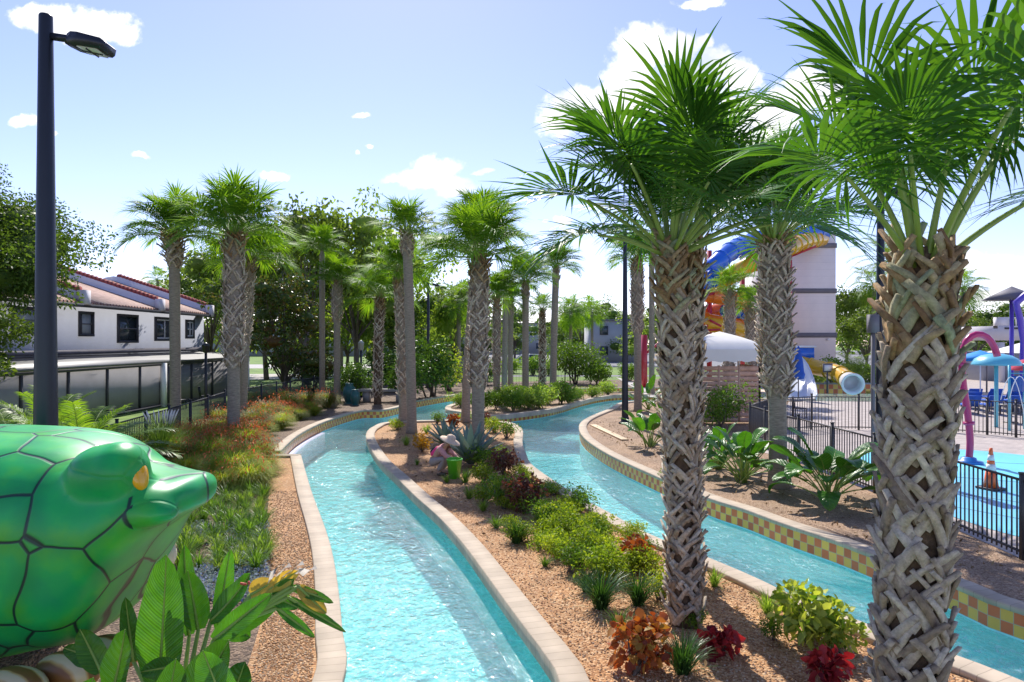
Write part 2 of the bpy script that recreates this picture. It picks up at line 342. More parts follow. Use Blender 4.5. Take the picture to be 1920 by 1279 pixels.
def wall(name, label, pts, side, closed=False, depth=1.15, w=.27, tiled=True, group=None):
    p = np.asarray(pts); n = len(p)
    if closed: t = np.roll(p, -1, 0) - np.roll(p, 1, 0)
    else: t = np.gradient(p, axis=0)
    t /= np.linalg.norm(t, axis=1)[:, None] + 1e-9
    nm = np.stack([-t[:, 1], t[:, 0]], 1) * side
    for _ in range(4):
        if closed: nm = (np.roll(nm, 1, 0) + 2 * nm + np.roll(nm, -1, 0)) / 4
        else: nm[1:-1] = (nm[:-2] + 2 * nm[1:-1] + nm[2:]) / 4
    seg = np.linalg.norm(np.diff(p, axis=0, append=p[:1] if closed else p[-1:]), axis=1); s = np.concatenate([[0], np.cumsum(seg)])
    K = n + (1 if closed else 0)
    def strip(prof, uvf, mt, nme, par):
        V = []; Fc = []; U = []; m = len(prof)
        for i in range(K):
            q = p[i % n]; d = nm[i % n]
            V += [(q[0] + d[0] * o, q[1] + d[1] * o, z) for o, z in prof]
        for i in range(K - 1):
            for j in range(m - 1):
                Fc.append((i * m + j, i * m + j + 1, (i + 1) * m + j + 1, (i + 1) * m + j))
                U.append([uvf(s[i], j), uvf(s[i], j + 1), uvf(s[i + 1], j + 1), uvf(s[i + 1], j)])
        return MB().add(V, Fc, 0, U).build(nme, mt, par)
    r = thing(name, label, 'pool wall', (0, 0, 0), group=group)
    cp = [(.0, -.003), (-.025, -.003), (-.025, ZC - .012), (-.013, ZC), (w - .012, ZC), (w, ZC - .012), (w, -.12)]
    vv = [0, .03, .1, .12, .4, .42, .6]
    strip(cp, lambda a, j: (a, .02 + vv[j]), COPING, 'coping', r)
    if tiled: strip([(0, -.002), (0, -.306)], lambda a, j: (a / .152, 2 - j * 2), TILE, 'tile_band', r)
    strip([(0, -.306 if tiled else -.002), (.03, -depth)], lambda a, j: (a, j), FLOORM, 'plaster_wall', r)
    return r
wall('pool_wall', 'low pool wall with pale stone coping along the gravel strip beside the big green head', lb, 1, tiled=True)
wall('pool_wall', 'long curved pool wall with checker tile in front of the concrete bench and iron fence', bb, 1)
wall('pool_wall', 'sandy coped pool wall with checker tile below the lumber plank and the fenced splash pad', rb, 1)
wall('pool_wall', 'pool wall with stone coping wrapping the planted island where the person crouches', il, 1, True)
wall('pool_wall', 'pool wall round the far island with many thin palm trunks', iu, 1, True)
# stone strip closing the gravel beach where the two walls meet
o = MB().box(((P(515, 852, ZC)[0] + P(556, 852, ZC)[0]) / 2 - .05, P(532, 853, ZC)[1], ZC - .2), (P(560, 852, ZC)[0] - P(497, 852, ZC)[0], .3, .4 + .006)).build('stone_edging', COPING)
tag(bevel(o, .012), 'short straight stone edging at the corner of the gravel strip and curved tile wall', 'edging')

# ---------------------------------------------------------------- land and water
big = [(-260, -12), (260, -12), (260, 420), (-260, 420)]
struct(sheet('ground', big, 0.0, LAWN, [river_outer, slide_pool]))
struct(sheet('island_gravel', il, 0.0, GRAVEL)); struct(sheet('far_island_soil', iu, 0.0, MULCH))
struct(sheet('river_floor', [(-14, 0), (26, 0), (26, 50), (-14, 50)], -1.1, FLOORM))
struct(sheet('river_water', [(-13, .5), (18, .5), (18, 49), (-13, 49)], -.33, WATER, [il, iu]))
leftbed = [(-12.5, -2), (-1.2, -2), (-1.2, 1)] + [tuple(q) for q in lb if q[1] > 1.3] + [P(510, 852)[:2]] + [tuple(q) for q in bb] + [(17, 60), (-12, 52)]
GE = [P(x, y)[:2] for x, y in [(455, 1279), (480, 1200), (503, 1120), (512, 1040), (500, 980), (506, 905), (512, 860)]]
struct(sheet('planting_bed', leftbed, .004, SOIL, [river_outer]))
struct(sheet('gravel_strip', [(-2.4, 1), (-1.2, 1)] + [tuple(q) for q in lb if q[1] > 1.3] + [P(530, 853)[:2]] + GE[::-1] + [(-2.5, 4)], .008, GRAVEL, [river_outer]))
fence_r = [(10.2, 1), (9.0, 4.5), P(1917, 1050)[:2], P(1640, 925)[:2], P(1497, 868)[:2], P(1407, 842)[:2]]
rightbed = [tuple(q) for q in rb[::-1]] + [(17, 52), (60, 52), (60, -4), (9.6, -4)]
struct(sheet('mulch_bed', rightbed, .004, MULCH, [river_outer, slide_pool]))
deckp = fence_r[::-1] + [(11, .5), (60, .5), (60, 60), (17, 60), (17, 46), (15.5, 38.0), (11.2, 29)]
struct(sheet('pool_deck', deckp, .012, PAVERS, [river_outer, slide_pool]))
PADM = mat('splash_pad_paint', (.2, .6, .85), .35, .15, .25, c2=(.2, .72, .85))
pad = catmull([P(x, y)[:2] for x, y in [(1590, 862), (1660, 846), (1780, 843), (1930, 856), (2150, 890), (2300, 980), (2100, 1045), (1925, 1012), (1800, 975), (1680, 925), (1610, 885)]], .3, True)
struct(sheet('splash_pad', pad, .02, PADM))
for k, (a, b) in enumerate([((1600, 880), (2200, 930)), ((1640, 905), (2200, 985)), ((1640, 858), (2100, 880)), ((1700, 935), (2150, 1020))]):
    q0, q1 = P(*a), P(*b)
    struct(MB().bar((q0[0], q0[1], .0225), (q1[0], q1[1], .0225), .035, .003).build('pad_joint', mat('joint_grey', (.12, .25, .35), .8)))
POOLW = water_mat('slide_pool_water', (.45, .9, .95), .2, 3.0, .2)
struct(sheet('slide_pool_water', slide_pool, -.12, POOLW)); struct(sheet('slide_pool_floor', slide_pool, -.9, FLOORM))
struct(sheet('parking_lot', [(-14, 62), (120, 70), (140, 240), (-20, 190)], .004, ASPH))
struct(sheet('grass_verge', [(-12, 60), (-4, 66), (16, 66), (44, 62), (44, 84), (14, 86), (-12, 90)], .012, LAWN))
struct(sheet('road', [(-120, 55), (-30, 55), (-13, 62), (-13, 69), (-30, 68), (-120, 70)], .006, ROADM))
struct(sheet('path', [(-60, 80), (-6, 84), (-4, 96), (-60, 96)], .009, ROADM))
struct(sheet('side_path', [P(1155, 708)[:2], P(1178, 712)[:2], P(1240, 745)[:2], P(1218, 745)[:2]], .016, ROADM))
ch = [P(x, y)[:2] for x, y in [(548, 838), (590, 806), (640, 787)]]
ql = bb[(bb[:, 1] > 19.5) & (bb[:, 1] < 27)]
st = MB(); nn = np.gradient(ql, axis=0); nn /= np.linalg.norm(nn, axis=1)[:, None]
st.grid(np.stack([np.stack([ql[:, 0] + nn[:, 1] * o, ql[:, 1] - nn[:, 0] * o, np.full(len(ql), z)], 1) for o, z in ((.005, -.300), (.2, -.300), (.2, -1.0))], 1))
o = st.build('pool_step', mat('white_plaster', (.55, .55, .66), .6)); tag(o, 'white plaster ledge at the water line under the curved checker tile wall', 'pool step')

m, nt, N, L, out = newmat('blue_mosaic'); tc_ = N('TexCoord'); w_ = N('TexWave', i_Scale=11.0, i_Distortion=9.0, i_Detail=3.0, bands_direction='DIAGONAL'); w_.inputs['Detail Scale'].default_value = 2.5; L(tc_.outputs['Object'], w_.inputs['Vector'])
gr_ = N('TexGradient', gradient_type='SPHERICAL'); mp_ = N('Mapping'); mp_.inputs['Scale'].default_value = (5.2, 6.2, 0); L(tc_.outputs['Object'], mp_.inputs['Vector']); L(mp_.outputs[0], gr_.inputs['Vector']); gm_ = N('MapRange', i_From_Min=.08, i_From_Max=.5); L(gr_.outputs['Fac'], gm_.inputs['Value']); ml_ = N('Math', operation='MULTIPLY'); L(w_.outputs['Fac'], ml_.inputs[0]); L(gm_.outputs[0], ml_.inputs[1]); r_ = ramp(N, [(.42, (.5, .9, .95)), (.66, (.2, .55, .66))]); L(ml_.outputs[0], r_.inputs[0]); b_ = N('BsdfPrincipled', i_Roughness=.5); L(r_.outputs[0], b_.inputs['Base Color']); L(b_.outputs[0], out.inputs[0]); MOSAIC = m
for px, py in [(758, 1192), (842, 1208), (927, 1212), (897, 1152), (820, 1145), (872, 1103), (795, 1096), (775, 1268), (880, 1262), (945, 1265)]:
    q = P(px, py, -1.1); o = MB().add([(-.2, -.17, 0), (.2, -.17, 0), (.2, .17, 0), (-.2, .17, 0)], [(0, 1, 2, 3)]).build('floor_mosaic', MOSAIC, loc=(q[0], q[1], -1.094)); o.rotation_euler.z = .3; struct(o)
# ---------------------------------------------------------------- plant materials
FROND = leafmat('palm_frond', (.035, .125, .018), (.085, .215, .032), .38, .38, (1.7, 1.5, .3), None, .3)
FRONDF = leafmat('palm_frond_far', (.07, .185, .02), (.19, .34, .045), .48, .5, (1.7, 1.5, .3), None, .15)
PETIOLE = mat('petiole', (.24, .34, .06), .4, .2, 4)
def barkmat(name, stops, scale=(7, 7, 45), bump=.5, rough=.9):
    m, nt, N, L, out = newmat(name); tc = N('TexCoord'); mp = N('Mapping'); mp.inputs['Scale'].default_value = scale; L(tc.outputs['Object'], mp.inputs['Vector'])
    n = N('TexNoise', i_Scale=1.0, i_Detail=6.0, i_Roughness=.7); L(mp.outputs[0], n.inputs['Vector']); r = ramp(N, stops); L(n.outputs['Fac'], r.inputs[0])
    b = N('BsdfPrincipled', i_Roughness=rough); L(r.outputs[0], b.inputs['Base Color'])
    bp = N('Bump', i_Strength=bump, i_Distance=.03); L(n.outputs['Fac'], bp.inputs['Height']); L(bp.outputs[0], b.inputs['Normal']); L(b.outputs[0], out.inputs[0]); return m
CORE = barkmat('palm_fibre', [(.3, (.05, .03, .018)), (.55, (.13, .08, .045)), (.75, (.26, .17, .1))], (14, 14, 14), .8)
SMOOTHB = barkmat('palm_bark', [(.3, (.17, .135, .10)), (.55, (.31, .26, .2)), (.75, (.45, .385, .31))])
TREEB = barkmat('tree_bark', [(.3, (.09, .07, .055)), (.6, (.2, .165, .13)), (.8, (.3, .26, .21))], (9, 9, 3))
def bootmat(name, stops):
    m, nt, N, L, out = newmat(name); g = N('NewGeometry'); tc = N('TexCoord'); n = N('TexNoise', i_Scale=26.0, i_Detail=5.0, i_Roughness=.7); L(tc.outputs['Object'], n.inputs['Vector'])
    r = ramp(N, stops); L(g.outputs['Random Per Island'], r.inputs[0]); mr = N('MapRange', i_From_Min=.3, i_From_Max=.7, i_To_Min=.5, i_To_Max=1.2); L(n.outputs['Fac'], mr.inputs['Value'])
    b = N('BsdfPrincipled', i_Roughness=.8); L(mixc(N, L, 1.0, r.outputs[0], mr.outputs[0], 'MULTIPLY'), b.inputs['Base Color'])
    bp = N('Bump', i_Strength=.5, i_Distance=.01); L(n.outputs['Fac'], bp.inputs['Height']); L(bp.outputs[0], b.inputs['Normal']); L(b.outputs[0], out.inputs[0]); return m
BOOT = bootmat('leaf_boot', [(0, (.26, .185, .12)), (.45, (.47, .37, .265)), (1, (.64, .55, .43))])
BOOTN = bootmat('leaf_boot_young', [(0, (.22, .12, .05)), (.4, (.38, .24, .11)), (.75, (.45, .36, .22)), (1, (.3, .36, .2))])

def nrm(v): return v / (np.linalg.norm(v, axis=-1, keepdims=True) + 1e-9)
def frond_mesh(name, elev, nseg=46, Lp=1.0, Lb=.95, seed=0, steps=(0.05, .2, .42, .65, .85, 1.0), mat_=None, pr=.016, mdroop=1.0):
    """costapalmate fan: local +X points out of the crown, Z is up; elev = launch angle of the petiole"""
    rg = np.random.default_rng(seed); mb = MB()
    e = elev; p = np.array([.04, 0, 0.]); path = [p.copy()]; n = 8; bend = math.radians(6 + 16 * math.cos(elev)) / n
    for k in range(n):
        e -= bend; p = p + np.array([math.cos(e), 0, math.sin(e)]) * Lp / n; path.append(p.copy())
    mb.tube(path, np.linspace(pr * 1.5, pr * .7, n + 1), 5, 1)
    T0 = np.array([math.cos(e), 0, math.sin(e)]); Nn = np.array([-math.sin(e), 0, math.cos(e)]); B = np.array([0, 1., 0])
    th = np.linspace(-1, 1, nseg) * math.radians(148) + rg.normal(0, .02, nseg)
    c = (1 - np.abs(th) / math.radians(148)) * .42 * Lb
    cb_ = math.radians(34)                                        # the costa arches down
    ea = e - cb_ * c / (.42 * Lb)
    start = p + np.stack([np.cos((e + ea) / 2) * c, 0 * c, np.sin((e + ea) / 2) * c], 1)
    Tc = np.stack([np.cos(ea), 0 * ea, np.sin(ea)], 1); Nc = np.stack([-np.sin(ea), 0 * ea, np.cos(ea)], 1)
    d = nrm(Tc * np.cos(th)[:, None] + B * np.sin(th)[:, None] + Nc * (.30 * np.abs(np.sin(th)))[:, None])
    side = nrm(np.cross(Nc, d)); up = nrm(np.cross(d, side))
    Ls = Lb * (.68 + .32 * np.cos(th * .75)) * (1 - .42 * c / Lb) * rg.uniform(.9, 1.08, nseg)
    dth = 2 * math.radians(148) / nseg; K = len(steps); arr = np.zeros((nseg, K, 3, 3)); dr = rg.uniform(.03, .3, nseg); sw = rg.normal(0, .05, nseg)
    for k, t in enumerate(steps):
        r = Ls * t; cen = start + d * r[:, None] + side * (sw * r * t)[:, None]
        drop = (mdroop * dr * np.maximum(0, t - .3) ** 2 * 2.2) * Ls
        cen[:, 2] -= drop
        w = np.minimum(r + .04, .46 * Ls) * math.tan(dth / 2) * 1.12 * (1 if t < .47 else max(.03, (1 - t) / .55))
        f = .4 * w
        arr[:, k, 0] = cen - side * w[:, None]; arr[:, k, 1] = cen + up * f[:, None]; arr[:, k, 2] = cen + side * w[:, None]
    mb.grid(arr, 0)
    return mb.mesh(name, [mat_ or FROND, PETIOLE])
ELEVS = [math.radians(a) for a in (86, 76, 66, 56, 46, 36, 26, 15, 4, -8, -20, -34, -50)]
FR_HERO = [frond_mesh('frond', a, 44, 1.0, .95, 10 + i, pr=.02, mdroop=1.25) for i, a in enumerate(ELEVS)]
FR_MID = [frond_mesh('frond', a, 44, .95, .98, 30 + i, (.05, .42, .7, 1.0), FRONDF, mdroop=1.4) for i, a in enumerate(ELEVS)]
DEAD = mat('dead_frond', (.42, .33, .2), .8, .3, 5)

def crown_list(n, lo=-34, hi=84, seed=0):
    rg = np.random.default_rng(seed); L = []
    for i in range(n):
        t = (i + .5) / n; el = hi + (lo - hi) * t ** .95 + rg.normal(0, 4)
        k = int(np.argmin([abs(math.degrees(a) - el) for a in ELEVS])); L.append((k, i * 2.39996 + rg.normal(0, .18), rg.uniform(.86, 1.08)))
    return L
def boots_into(mb, ctr, R, z0, z1, dz=.021, size=1.0, seed=0, young=.18, flare=1.0):
    """split leaf bases: each leaves two straps that cross their neighbours like lattice"""
    rg = np.random.default_rng(seed); arrs = {0: [], 1: []}; z = z0; i = 0
    while z < z1:
        ph = i * 2.39996 + rg.normal(0, .42); t = (z - z0) / max(.01, z1 - z0); yng = t > 1 - young * rg.uniform(.6, 1.2)
        for sgn in (-1, 1):
            Ls = size * rg.uniform(.10, .32) * (1.1 if yng else 1); hw = size * rg.uniform(.017, .031); out = flare * rg.uniform(.015, .12) * (1.5 if yng else 1)
            sl = sgn * rg.uniform(.4, .85); r0 = R(z) + .004; A_ = np.zeros((5, 5, 3))
            for k in range(4):
                u = k / 3; zz = z + u * Ls; a = ph + sl * u * Ls / max(r0, .12) ; rr = r0 + .012 + out * u ** 1.6; w = hw * (1.35 - .62 * u) * rg.uniform(.88, 1.12)
                er = np.array([math.cos(a), math.sin(a), 0]); et = np.array([-math.sin(a), math.cos(a), 0]); c = np.array([*ctr(zz), zz]) + er * rr
                dv = nrm(et * sl + np.array([0, 0, 1.])); wv_ = np.cross(er, dv); th = er * size * .011
                A_[k] = [c - wv_ * w - th, c - wv_ * w * .9 + th, c + wv_ * w * .9 + th, c + wv_ * w - th, c - wv_ * w - th]
            cc = A_[3, :4].mean(0); A_[4] = cc
            arrs[1 if yng else 0].append(A_)
        z += dz * rg.uniform(.5, 1.5); i += 1
    for k in (0, 1):
        if arrs[k]: mb.grid(np.array(arrs[k]), 1 + k)
def palm(x, y, hgt, r, label, boots=None, crown=26, cs=1.0, lean=(0, 0), hero=False, seed=1, lo=-34, hi=84, group=None, rot=0., dz=.03, bsize=1.0, flare=1.0, bulge=0.0, zbase=0.0, youngf=.18, basal=1.0):
    t = thing('palm_tree', label, 'palm tree', (x, y, zbase), group=group)
    ctr = lambda z: (lean[0] * (z / hgt) ** 1.6, lean[1] * (z / hgt) ** 1.6)
    def R(z):
        b = r * (1 + .3 * basal * math.exp(-z / .25))
        if boots and z > boots[0]: b *= 1 + bulge * min(1, (z - boots[0]) / .4)
        if z > hgt - .5: b *= 1 - .55 * ((z - hgt + .5) / .5) ** 1.5
        return b
    mb = MB(); zs = np.concatenate([np.linspace(-.05, hgt + .04, max(10, int(hgt / .18)))])
    mb.tube([(*ctr(max(z, 0)), z) for z in zs], [max(.05, R(max(z, 0))) for z in zs], 14 if hero else 10, 0)
    if boots: boots_into(mb, ctr, R, boots[0], boots[1], dz, bsize, seed, youngf, flare)
    full = boots and boots[0] < .4
    mb.build('trunk', [CORE if full else SMOOTHB, BOOT, BOOTN], t, smooth=False)
    tl = np.random.default_rng(seed + 900); FR_ = (1, .9, 1.08, .96); c = ctr(hgt); src = FR_HERO if hero else FR_MID
    for k, az, s in crown_list(crown, lo, hi, seed):
        inst('frond', src[k], t, (c[0], c[1], hgt - .12), az + rot, s * cs * (FR_[int(abs(az * 7)) % 4] if hero else 1), (tl.normal(0, .10), tl.normal(0, .10)))
    return t
def palm_far(x, y, hgt, r, label, cs=1.0, seed=1, group=None, n=20, lean=(0, 0), bootz=None):
    t = thing('palm_tree', label, 'palm tree', (x, y, 0), group=group); mb = MB()
    zs = np.linspace(-.05, hgt, 8); mb.tube([(lean[0] * (z / hgt) ** 2, lean[1] * (z / hgt) ** 2, z) for z in zs], [r * (1.2 if z < .3 else 1) for z in zs], 8, 0)
    if bootz is not None: boots_into(mb, lambda z: (lean[0] * (z / hgt) ** 2, lean[1] * (z / hgt) ** 2), lambda z: r, bootz, hgt, .05, 1.3, seed)
    mb.build('trunk', [SMOOTHB, BOOT, BOOTN], t)
    key = seed % 3
    if key not in CROWNS:
        cm_ = MB(); rg = np.random.default_rng(key)
        for k, az, s in crown_list(24, -38, 84, key):
            me = FR_MID[k]; V = np.empty(len(me.vertices) * 3, np.float32); me.vertices.foreach_get('co', V); V = V.reshape(-1, 3) * s
            ca, sa = math.cos(az), math.sin(az); V2 = np.stack([V[:, 0] * ca - V[:, 1] * sa, V[:, 0] * sa + V[:, 1] * ca, V[:, 2]], 1)
            b = cm_.n; cm_.V.append(V2); cm_.n += len(V2)
            for p in me.polygons: cm_.F.append(tuple(b + i for i in p.vertices)); cm_.M.append(p.material_index); cm_.UV.append(None)
        CROWNS[key] = cm_.mesh('crown', [FRONDF, PETIOLE])
    inst('crown', CROWNS[key], t, (lean[0], lean[1], hgt - .1), seed * 1.3, cs)
    return t
CROWNS = {}

# ---- leaf clouds -------------------------------------------------
def leaves(n, fpos, size, aspect=.45, seed=0, K=3, droop=.3, up=.35, outward=None, fold=.25):
    """n leaves as folded 3-rib strips; fpos(rng, n) -> (positions, outward dirs)"""
    rg = np.random.default_rng(seed); p, o = fpos(rg, n)
    d = nrm(o * .6 + rg.normal(0, .6, (n, 3)) + np.array([0, 0, up]))
    s = nrm(np.cross(d, rg.normal(0, 1, (n, 3)))); u = np.cross(s, d); flip = np.sign(u[:, 2:3] + 1e-6); u *= flip
    L = size * rg.uniform(.65, 1.25, (n, 1)); arr = np.zeros((n, K, 3, 3)); ts = np.linspace(0, 1, K); wp = [0, 1, 0] if K == 3 else [0, .85, 1, .6, 0][:K] if K == 5 else [0, 1, .8, 0]
    for k, t in enumerate(ts):
        c = p + d * L * t - np.array([0, 0, 1.]) * L * droop * t * t; w = L * aspect * .5 * wp[k]
        arr[:, k, 0] = c - s * w + u * w * fold; arr[:, k, 1] = c; arr[:, k, 2] = c + s * w + u * w * fold
    return arr
def blob(centers):
    """sampler over a set of ellipsoids (cx,cy,cz, rx,ry,rz), denser towards the surface"""
    C = np.array(centers, float); vol = (C[:, 3] * C[:, 4] * C[:, 5]) ** .67; pr = vol / vol.sum()
    def f(rg, n):
        k = rg.choice(len(C), n, p=pr); v = nrm(rg.normal(0, 1, (n, 3))); r = rg.uniform(.35, 1, (n, 1)) ** .55 * rg.uniform(.85, 1.12, (n, 1))
        return C[k, :3] + v * r * C[k, 3:], nrm(v / C[k, 3:])
    return f
def bush_mesh(name, m, n, size, w, h, seed, aspect=.45, K=3, lumps=7, stem=True, stemm=None, droop=.3, flower=None):
    rg = np.random.default_rng(seed); C = []
    for i in range(lumps):
        a = rg.uniform(0, 2 * PI); q = rg.uniform(0, .33) * w; r = rg.uniform(.2, .34) * w
        C.append((q * math.cos(a), q * math.sin(a), h * rg.uniform(.35, .72), r, r, h * rg.uniform(.22, .36)))
    mb = MB()
    if stem:
        for i in range(6):
            c = C[i % lumps]; mb.tube([(rg.normal(0, .04 * w), rg.normal(0, .04 * w), -.02), (c[0] * .6, c[1] * .6, c[2] * .5), (c[0], c[1], c[2] + .1 * h)], [.012 * (1 + h), .009 * (1 + h), .004], 5, 1)
    mb.grid(leaves(n, blob(C), size, aspect, seed, K, droop), 0)
    mats = [m, stemm or TREEB]
    if flower:
        fm, fn, fs = flower; mats.append(fm)
        f = blob([(c[0], c[1], c[2] + .12 * h, c[3], c[4], c[5]) for c in C]); mb.grid(leaves(fn, f, fs, .6, seed + 5, 3, .6), 2)
    return mb.mesh(name, mats)
def tuft_mesh(name, m, n, L, w, seed, spread=1.0, arch=.9, K=5, extra=None):
    rg = np.random.default_rng(seed); az = rg.uniform(0, 2 * PI, n); el = np.radians(np.clip(rg.normal(68, 16, n), 25, 89)); LL = L * rg.uniform(.6, 1.1, n)
    arr = np.zeros((n, K, 2, 3)); h = np.stack([np.cos(az), np.sin(az), 0 * az], 1); s = np.stack([-np.sin(az), np.cos(az), 0 * az], 1)
    pos = h * rg.uniform(0, .16 * L, (n, 1)) * spread; e = el.copy(); step = LL / (K - 1)
    for k in range(K):
        t = k / (K - 1); ww = (w * (1 - t) ** .6 * .5 + .0008)
        arr[:, k, 0] = pos - s * ww; arr[:, k, 1] = pos + s * ww
        pos = pos + (h * np.cos(e)[:, None] * spread + np.array([0, 0, 1.]) * np.sin(e)[:, None]) * step[:, None]
        e = e - arch * (0.25 + t) * rg.uniform(.6, 1.2, n) * .62
    mb = MB().grid(arr, 0)
    mats = [m]
    if extra: extra(mb, rg); mats.append(PLUME)
    return mb.mesh(name, mats)
PLUME = mat('white_plume', (.75, .7, .62), .9)
def paddle_leaf(mb, base, az, el, Lp, Lb, wb, bend, rg, K=12, mat_=0, twist=0.0, torn=0.0):
    """petiole and one banana-like blade"""
    e = el; p = np.array(base, float); pth = [p.copy()]; h = np.array([math.cos(az), math.sin(az), 0])
    for k in range(6):
        e -= bend * .06; p = p + (h * math.cos(e) + np.array([0, 0, math.sin(e)])) * Lp / 6; pth.append(p.copy())
    mb.tube(pth, np.linspace(.02, .011, 7), 5, 1)
    s0 = np.array([-math.sin(az), math.cos(az), 0]); arr = np.zeros((K + 1, 7, 3)); rib = []
    for k in range(K + 1):
        t = k / K; w = wb * .5 * (math.sin(PI * min(1, t * .93 + .05)) ** .62) * (1.08 - .25 * t)
        if k == K: w = .004
        tg = h * math.cos(e) + np.array([0, 0, math.sin(e)]); n_ = np.cross(tg, s0); n_ *= np.sign(n_[2] + 1e-6) if abs(n_[2]) > .05 else 1
        tw = twist * (t + .2); s = s0 * math.cos(tw) + n_ * math.sin(tw); nn_ = np.cross(s, tg)
        for j, q in enumerate((-1, -.66, -.33, 0, .33, .66, 1)):
            wav = .012 * math.sin(9 * t + 2 * q) * abs(q)
            arr[k, j] = p + s * w * q + n_ * (w * (.34 * abs(q) - .14 * q * q) + wav)
        rib.append(p - n_ * .003); p = p + tg * Lb / K; e -= bend * .14 * (t + .3)
    mb.grid(arr, mat_, True); mb.tube(rib, np.linspace(.011, .003, K + 1), 4, 1)
def oak_mesh(name, m, hgt, w, n, size, seed, lumps=16, z0=.35, aspect=.5):
    """crown of many leaf clumps in an uneven outline + limbs; returns (trunk mesh, crown mesh)"""
    rg = np.random.default_rng(seed); C = []; tr = MB()
    tr.tube([(0, 0, -.1), (.02 * w, 0, hgt * .2), (-.02 * w, .02 * w, hgt * z0)], [.035 * hgt * .6, .026 * hgt * .6, .02 * hgt * .6], 9, 0)
    for i in range(lumps):
        a = i * 2.4 + rg.normal(0, .3); t = rg.uniform(0, 1); q = w * .5 * (.25 + .62 * rg.uniform(0, 1) ** .6) * (1 - .55 * t ** 2); z = hgt * (z0 + (.93 - z0) * t); r = w * rg.uniform(.10, .2)
        c = (q * math.cos(a), q * math.sin(a), z, r * 1.15, r * 1.15, r * rg.uniform(.6, .9)); C.append(c)
        b = hgt * (z0 * rg.uniform(.6, 1)); tr.tube([(0, 0, b), (c[0] * .45, c[1] * .45, b + (z - b) * .6), (c[0] * .95, c[1] * .95, z)], [.012 * hgt * .6, .008 * hgt * .6, .0025 * hgt], 5, 0)
        for j in range(3):
            v = rg.normal(0, .7, 3) * r; C.append((c[0] + v[0] * 1.2, c[1] + v[1] * 1.2, c[2] + v[2] * .8, r * .5, r * .5, r * .4))
    cr = MB().grid(leaves(n, blob(C), size, aspect, seed, 3, .2, .2), 0)
    for c in C[::4]: cr.ellipsoid(c[:3], (c[3] * .5, c[4] * .5, c[5] * .5), 8, 5)
    return tr.mesh('trunk', TREEB), cr.mesh('crown', m)
def feather_mesh(name, m, elev, L=1.6, n=34, ll=.4, seed=0, bend=1.1, w=.022):
    rg = np.random.default_rng(seed); e = elev; p = np.array([.03, 0, 0.]); K = 12; pts = [p.copy()]; es = [e]
    for k in range(K): e -= bend / K * (.4 + 1.1 * k / K); p = p + np.array([math.cos(e), 0, math.sin(e)]) * L / K; pts.append(p.copy()); es.append(e)
    pts = np.array(pts); mb = MB(); mb.tube(pts, np.linspace(.014, .003, K + 1), 5, 1); arr = []
    for i in range(n):
        t = .16 + .84 * i / n; q = t * K; k = min(K - 1, int(q)); c = pts[k] + (pts[k + 1] - pts[k]) * (q - k); ee = es[k]
        T = np.array([math.cos(ee), 0, math.sin(ee)]); N_ = np.array([-math.sin(ee), 0, math.cos(ee)])
        for sg in (-1, 1):
            d = nrm(T * .75 + np.array([0, sg * .8, 0]) + N_ * rg.uniform(.1, .4)); l = ll * (.5 + .5 * math.sin(PI * min(1, t * .9 + .1))) * rg.uniform(.85, 1.1); s = nrm(np.cross(d, N_))
            arr.append([[c + d * l * u - np.array([0, 0, .35 * l * u * u]) - s * w * v * .5, c + d * l * u - np.array([0, 0, .35 * l * u * u]) + s * w * v * .5] for u, v in ((0, .5), (.4, 1), (.75, .7), (1, .05))])
    mb.grid(np.array(arr), 0); return mb.mesh(name, [m, PETIOLE])
# ---------------------------------------------------------------- palms
def gp(px, py): q = P(px, py); return q[0], q[1]
# nearest palms (all boots)
PY4 = 4.05
palm(A(1704, PY4), PY4, 3.82, .138, 'huge near palm tree with thick shaggy trunk at the bottom right corner', (0, 3.75), 13, .88, (.11, .05), True, 3, 54, 89, dz=.0125, bsize=1.0, bulge=.1, flare=.7, rot=2.4)
x, y = gp(1284, 1168)
palm(x, y, 4.4, .137, 'tall palm tree with lattice trunk standing on the island gravel above the copperleaf shrub', (0, 4.3), 32, 1.17, (-.16, 0), True, 8, 34, 88, dz=.0135, bulge=.12, rot=1.0, flare=.75)
x, y = gp(1290, 1096)
palm(x, y, 4.75, .14, 'booted palm tree mostly hidden directly behind the lattice trunked island palm', (0, 4.6), 16, 1.05, (.07, .1), True, 15, 42, 88, dz=.026, rot=.4)
x, y = gp(1459, 914)
palm(x, y, 5.55, .195, 'palm tree with smooth grey foot and shaggy upper trunk beside the splash pad fence', (2.0, 5.5), 34, 1.42, (-.1, 0), True, 21, 32, 88, dz=.0135, bsize=1.1, bulge=.45, flare=1.7, youngf=.06)
G1 = 'sabal palms planted along the river'
x, y = gp(329, 812)
palm(x, y, 7.15, 0.185, 'smooth palm tree with a brown basket of dead boots, behind the fountain grass', (5.9, 7.10), 48, 0.98, (-.05, 0), False, 31, 14, 90, G1, dz=.02, bsize=1.3, bulge=.25, flare=2.2, youngf=.5)
x, y = gp(438, 828)
palm(x, y, 6.85, 0.202, 'thick palm tree with booted upper half above the orange firecracker plants', (2.4, 6.75), 45, 1.15, (.02, 0), False, 32, 14, 90, G1, dz=.02, bsize=1.15, bulge=.4, flare=1.2)
x, y = gp(455, 792)
palm(x, y, 6.65, 0.172, 'palm tree with a lower spreading crown just behind the thick booted palm', (3.2, 6.55), 45, 1.05, (.35, 0), False, 33, 14, 90, G1, dz=.03)
x, y = gp(604, 750)
palm(x, y, 8.45, 0.163, 'slim smooth palm tree in front of the dark magnolia', None, 35, 0.85, (0, 0), False, 34, 14, 90, G1)
x, y = gp(632, 755)
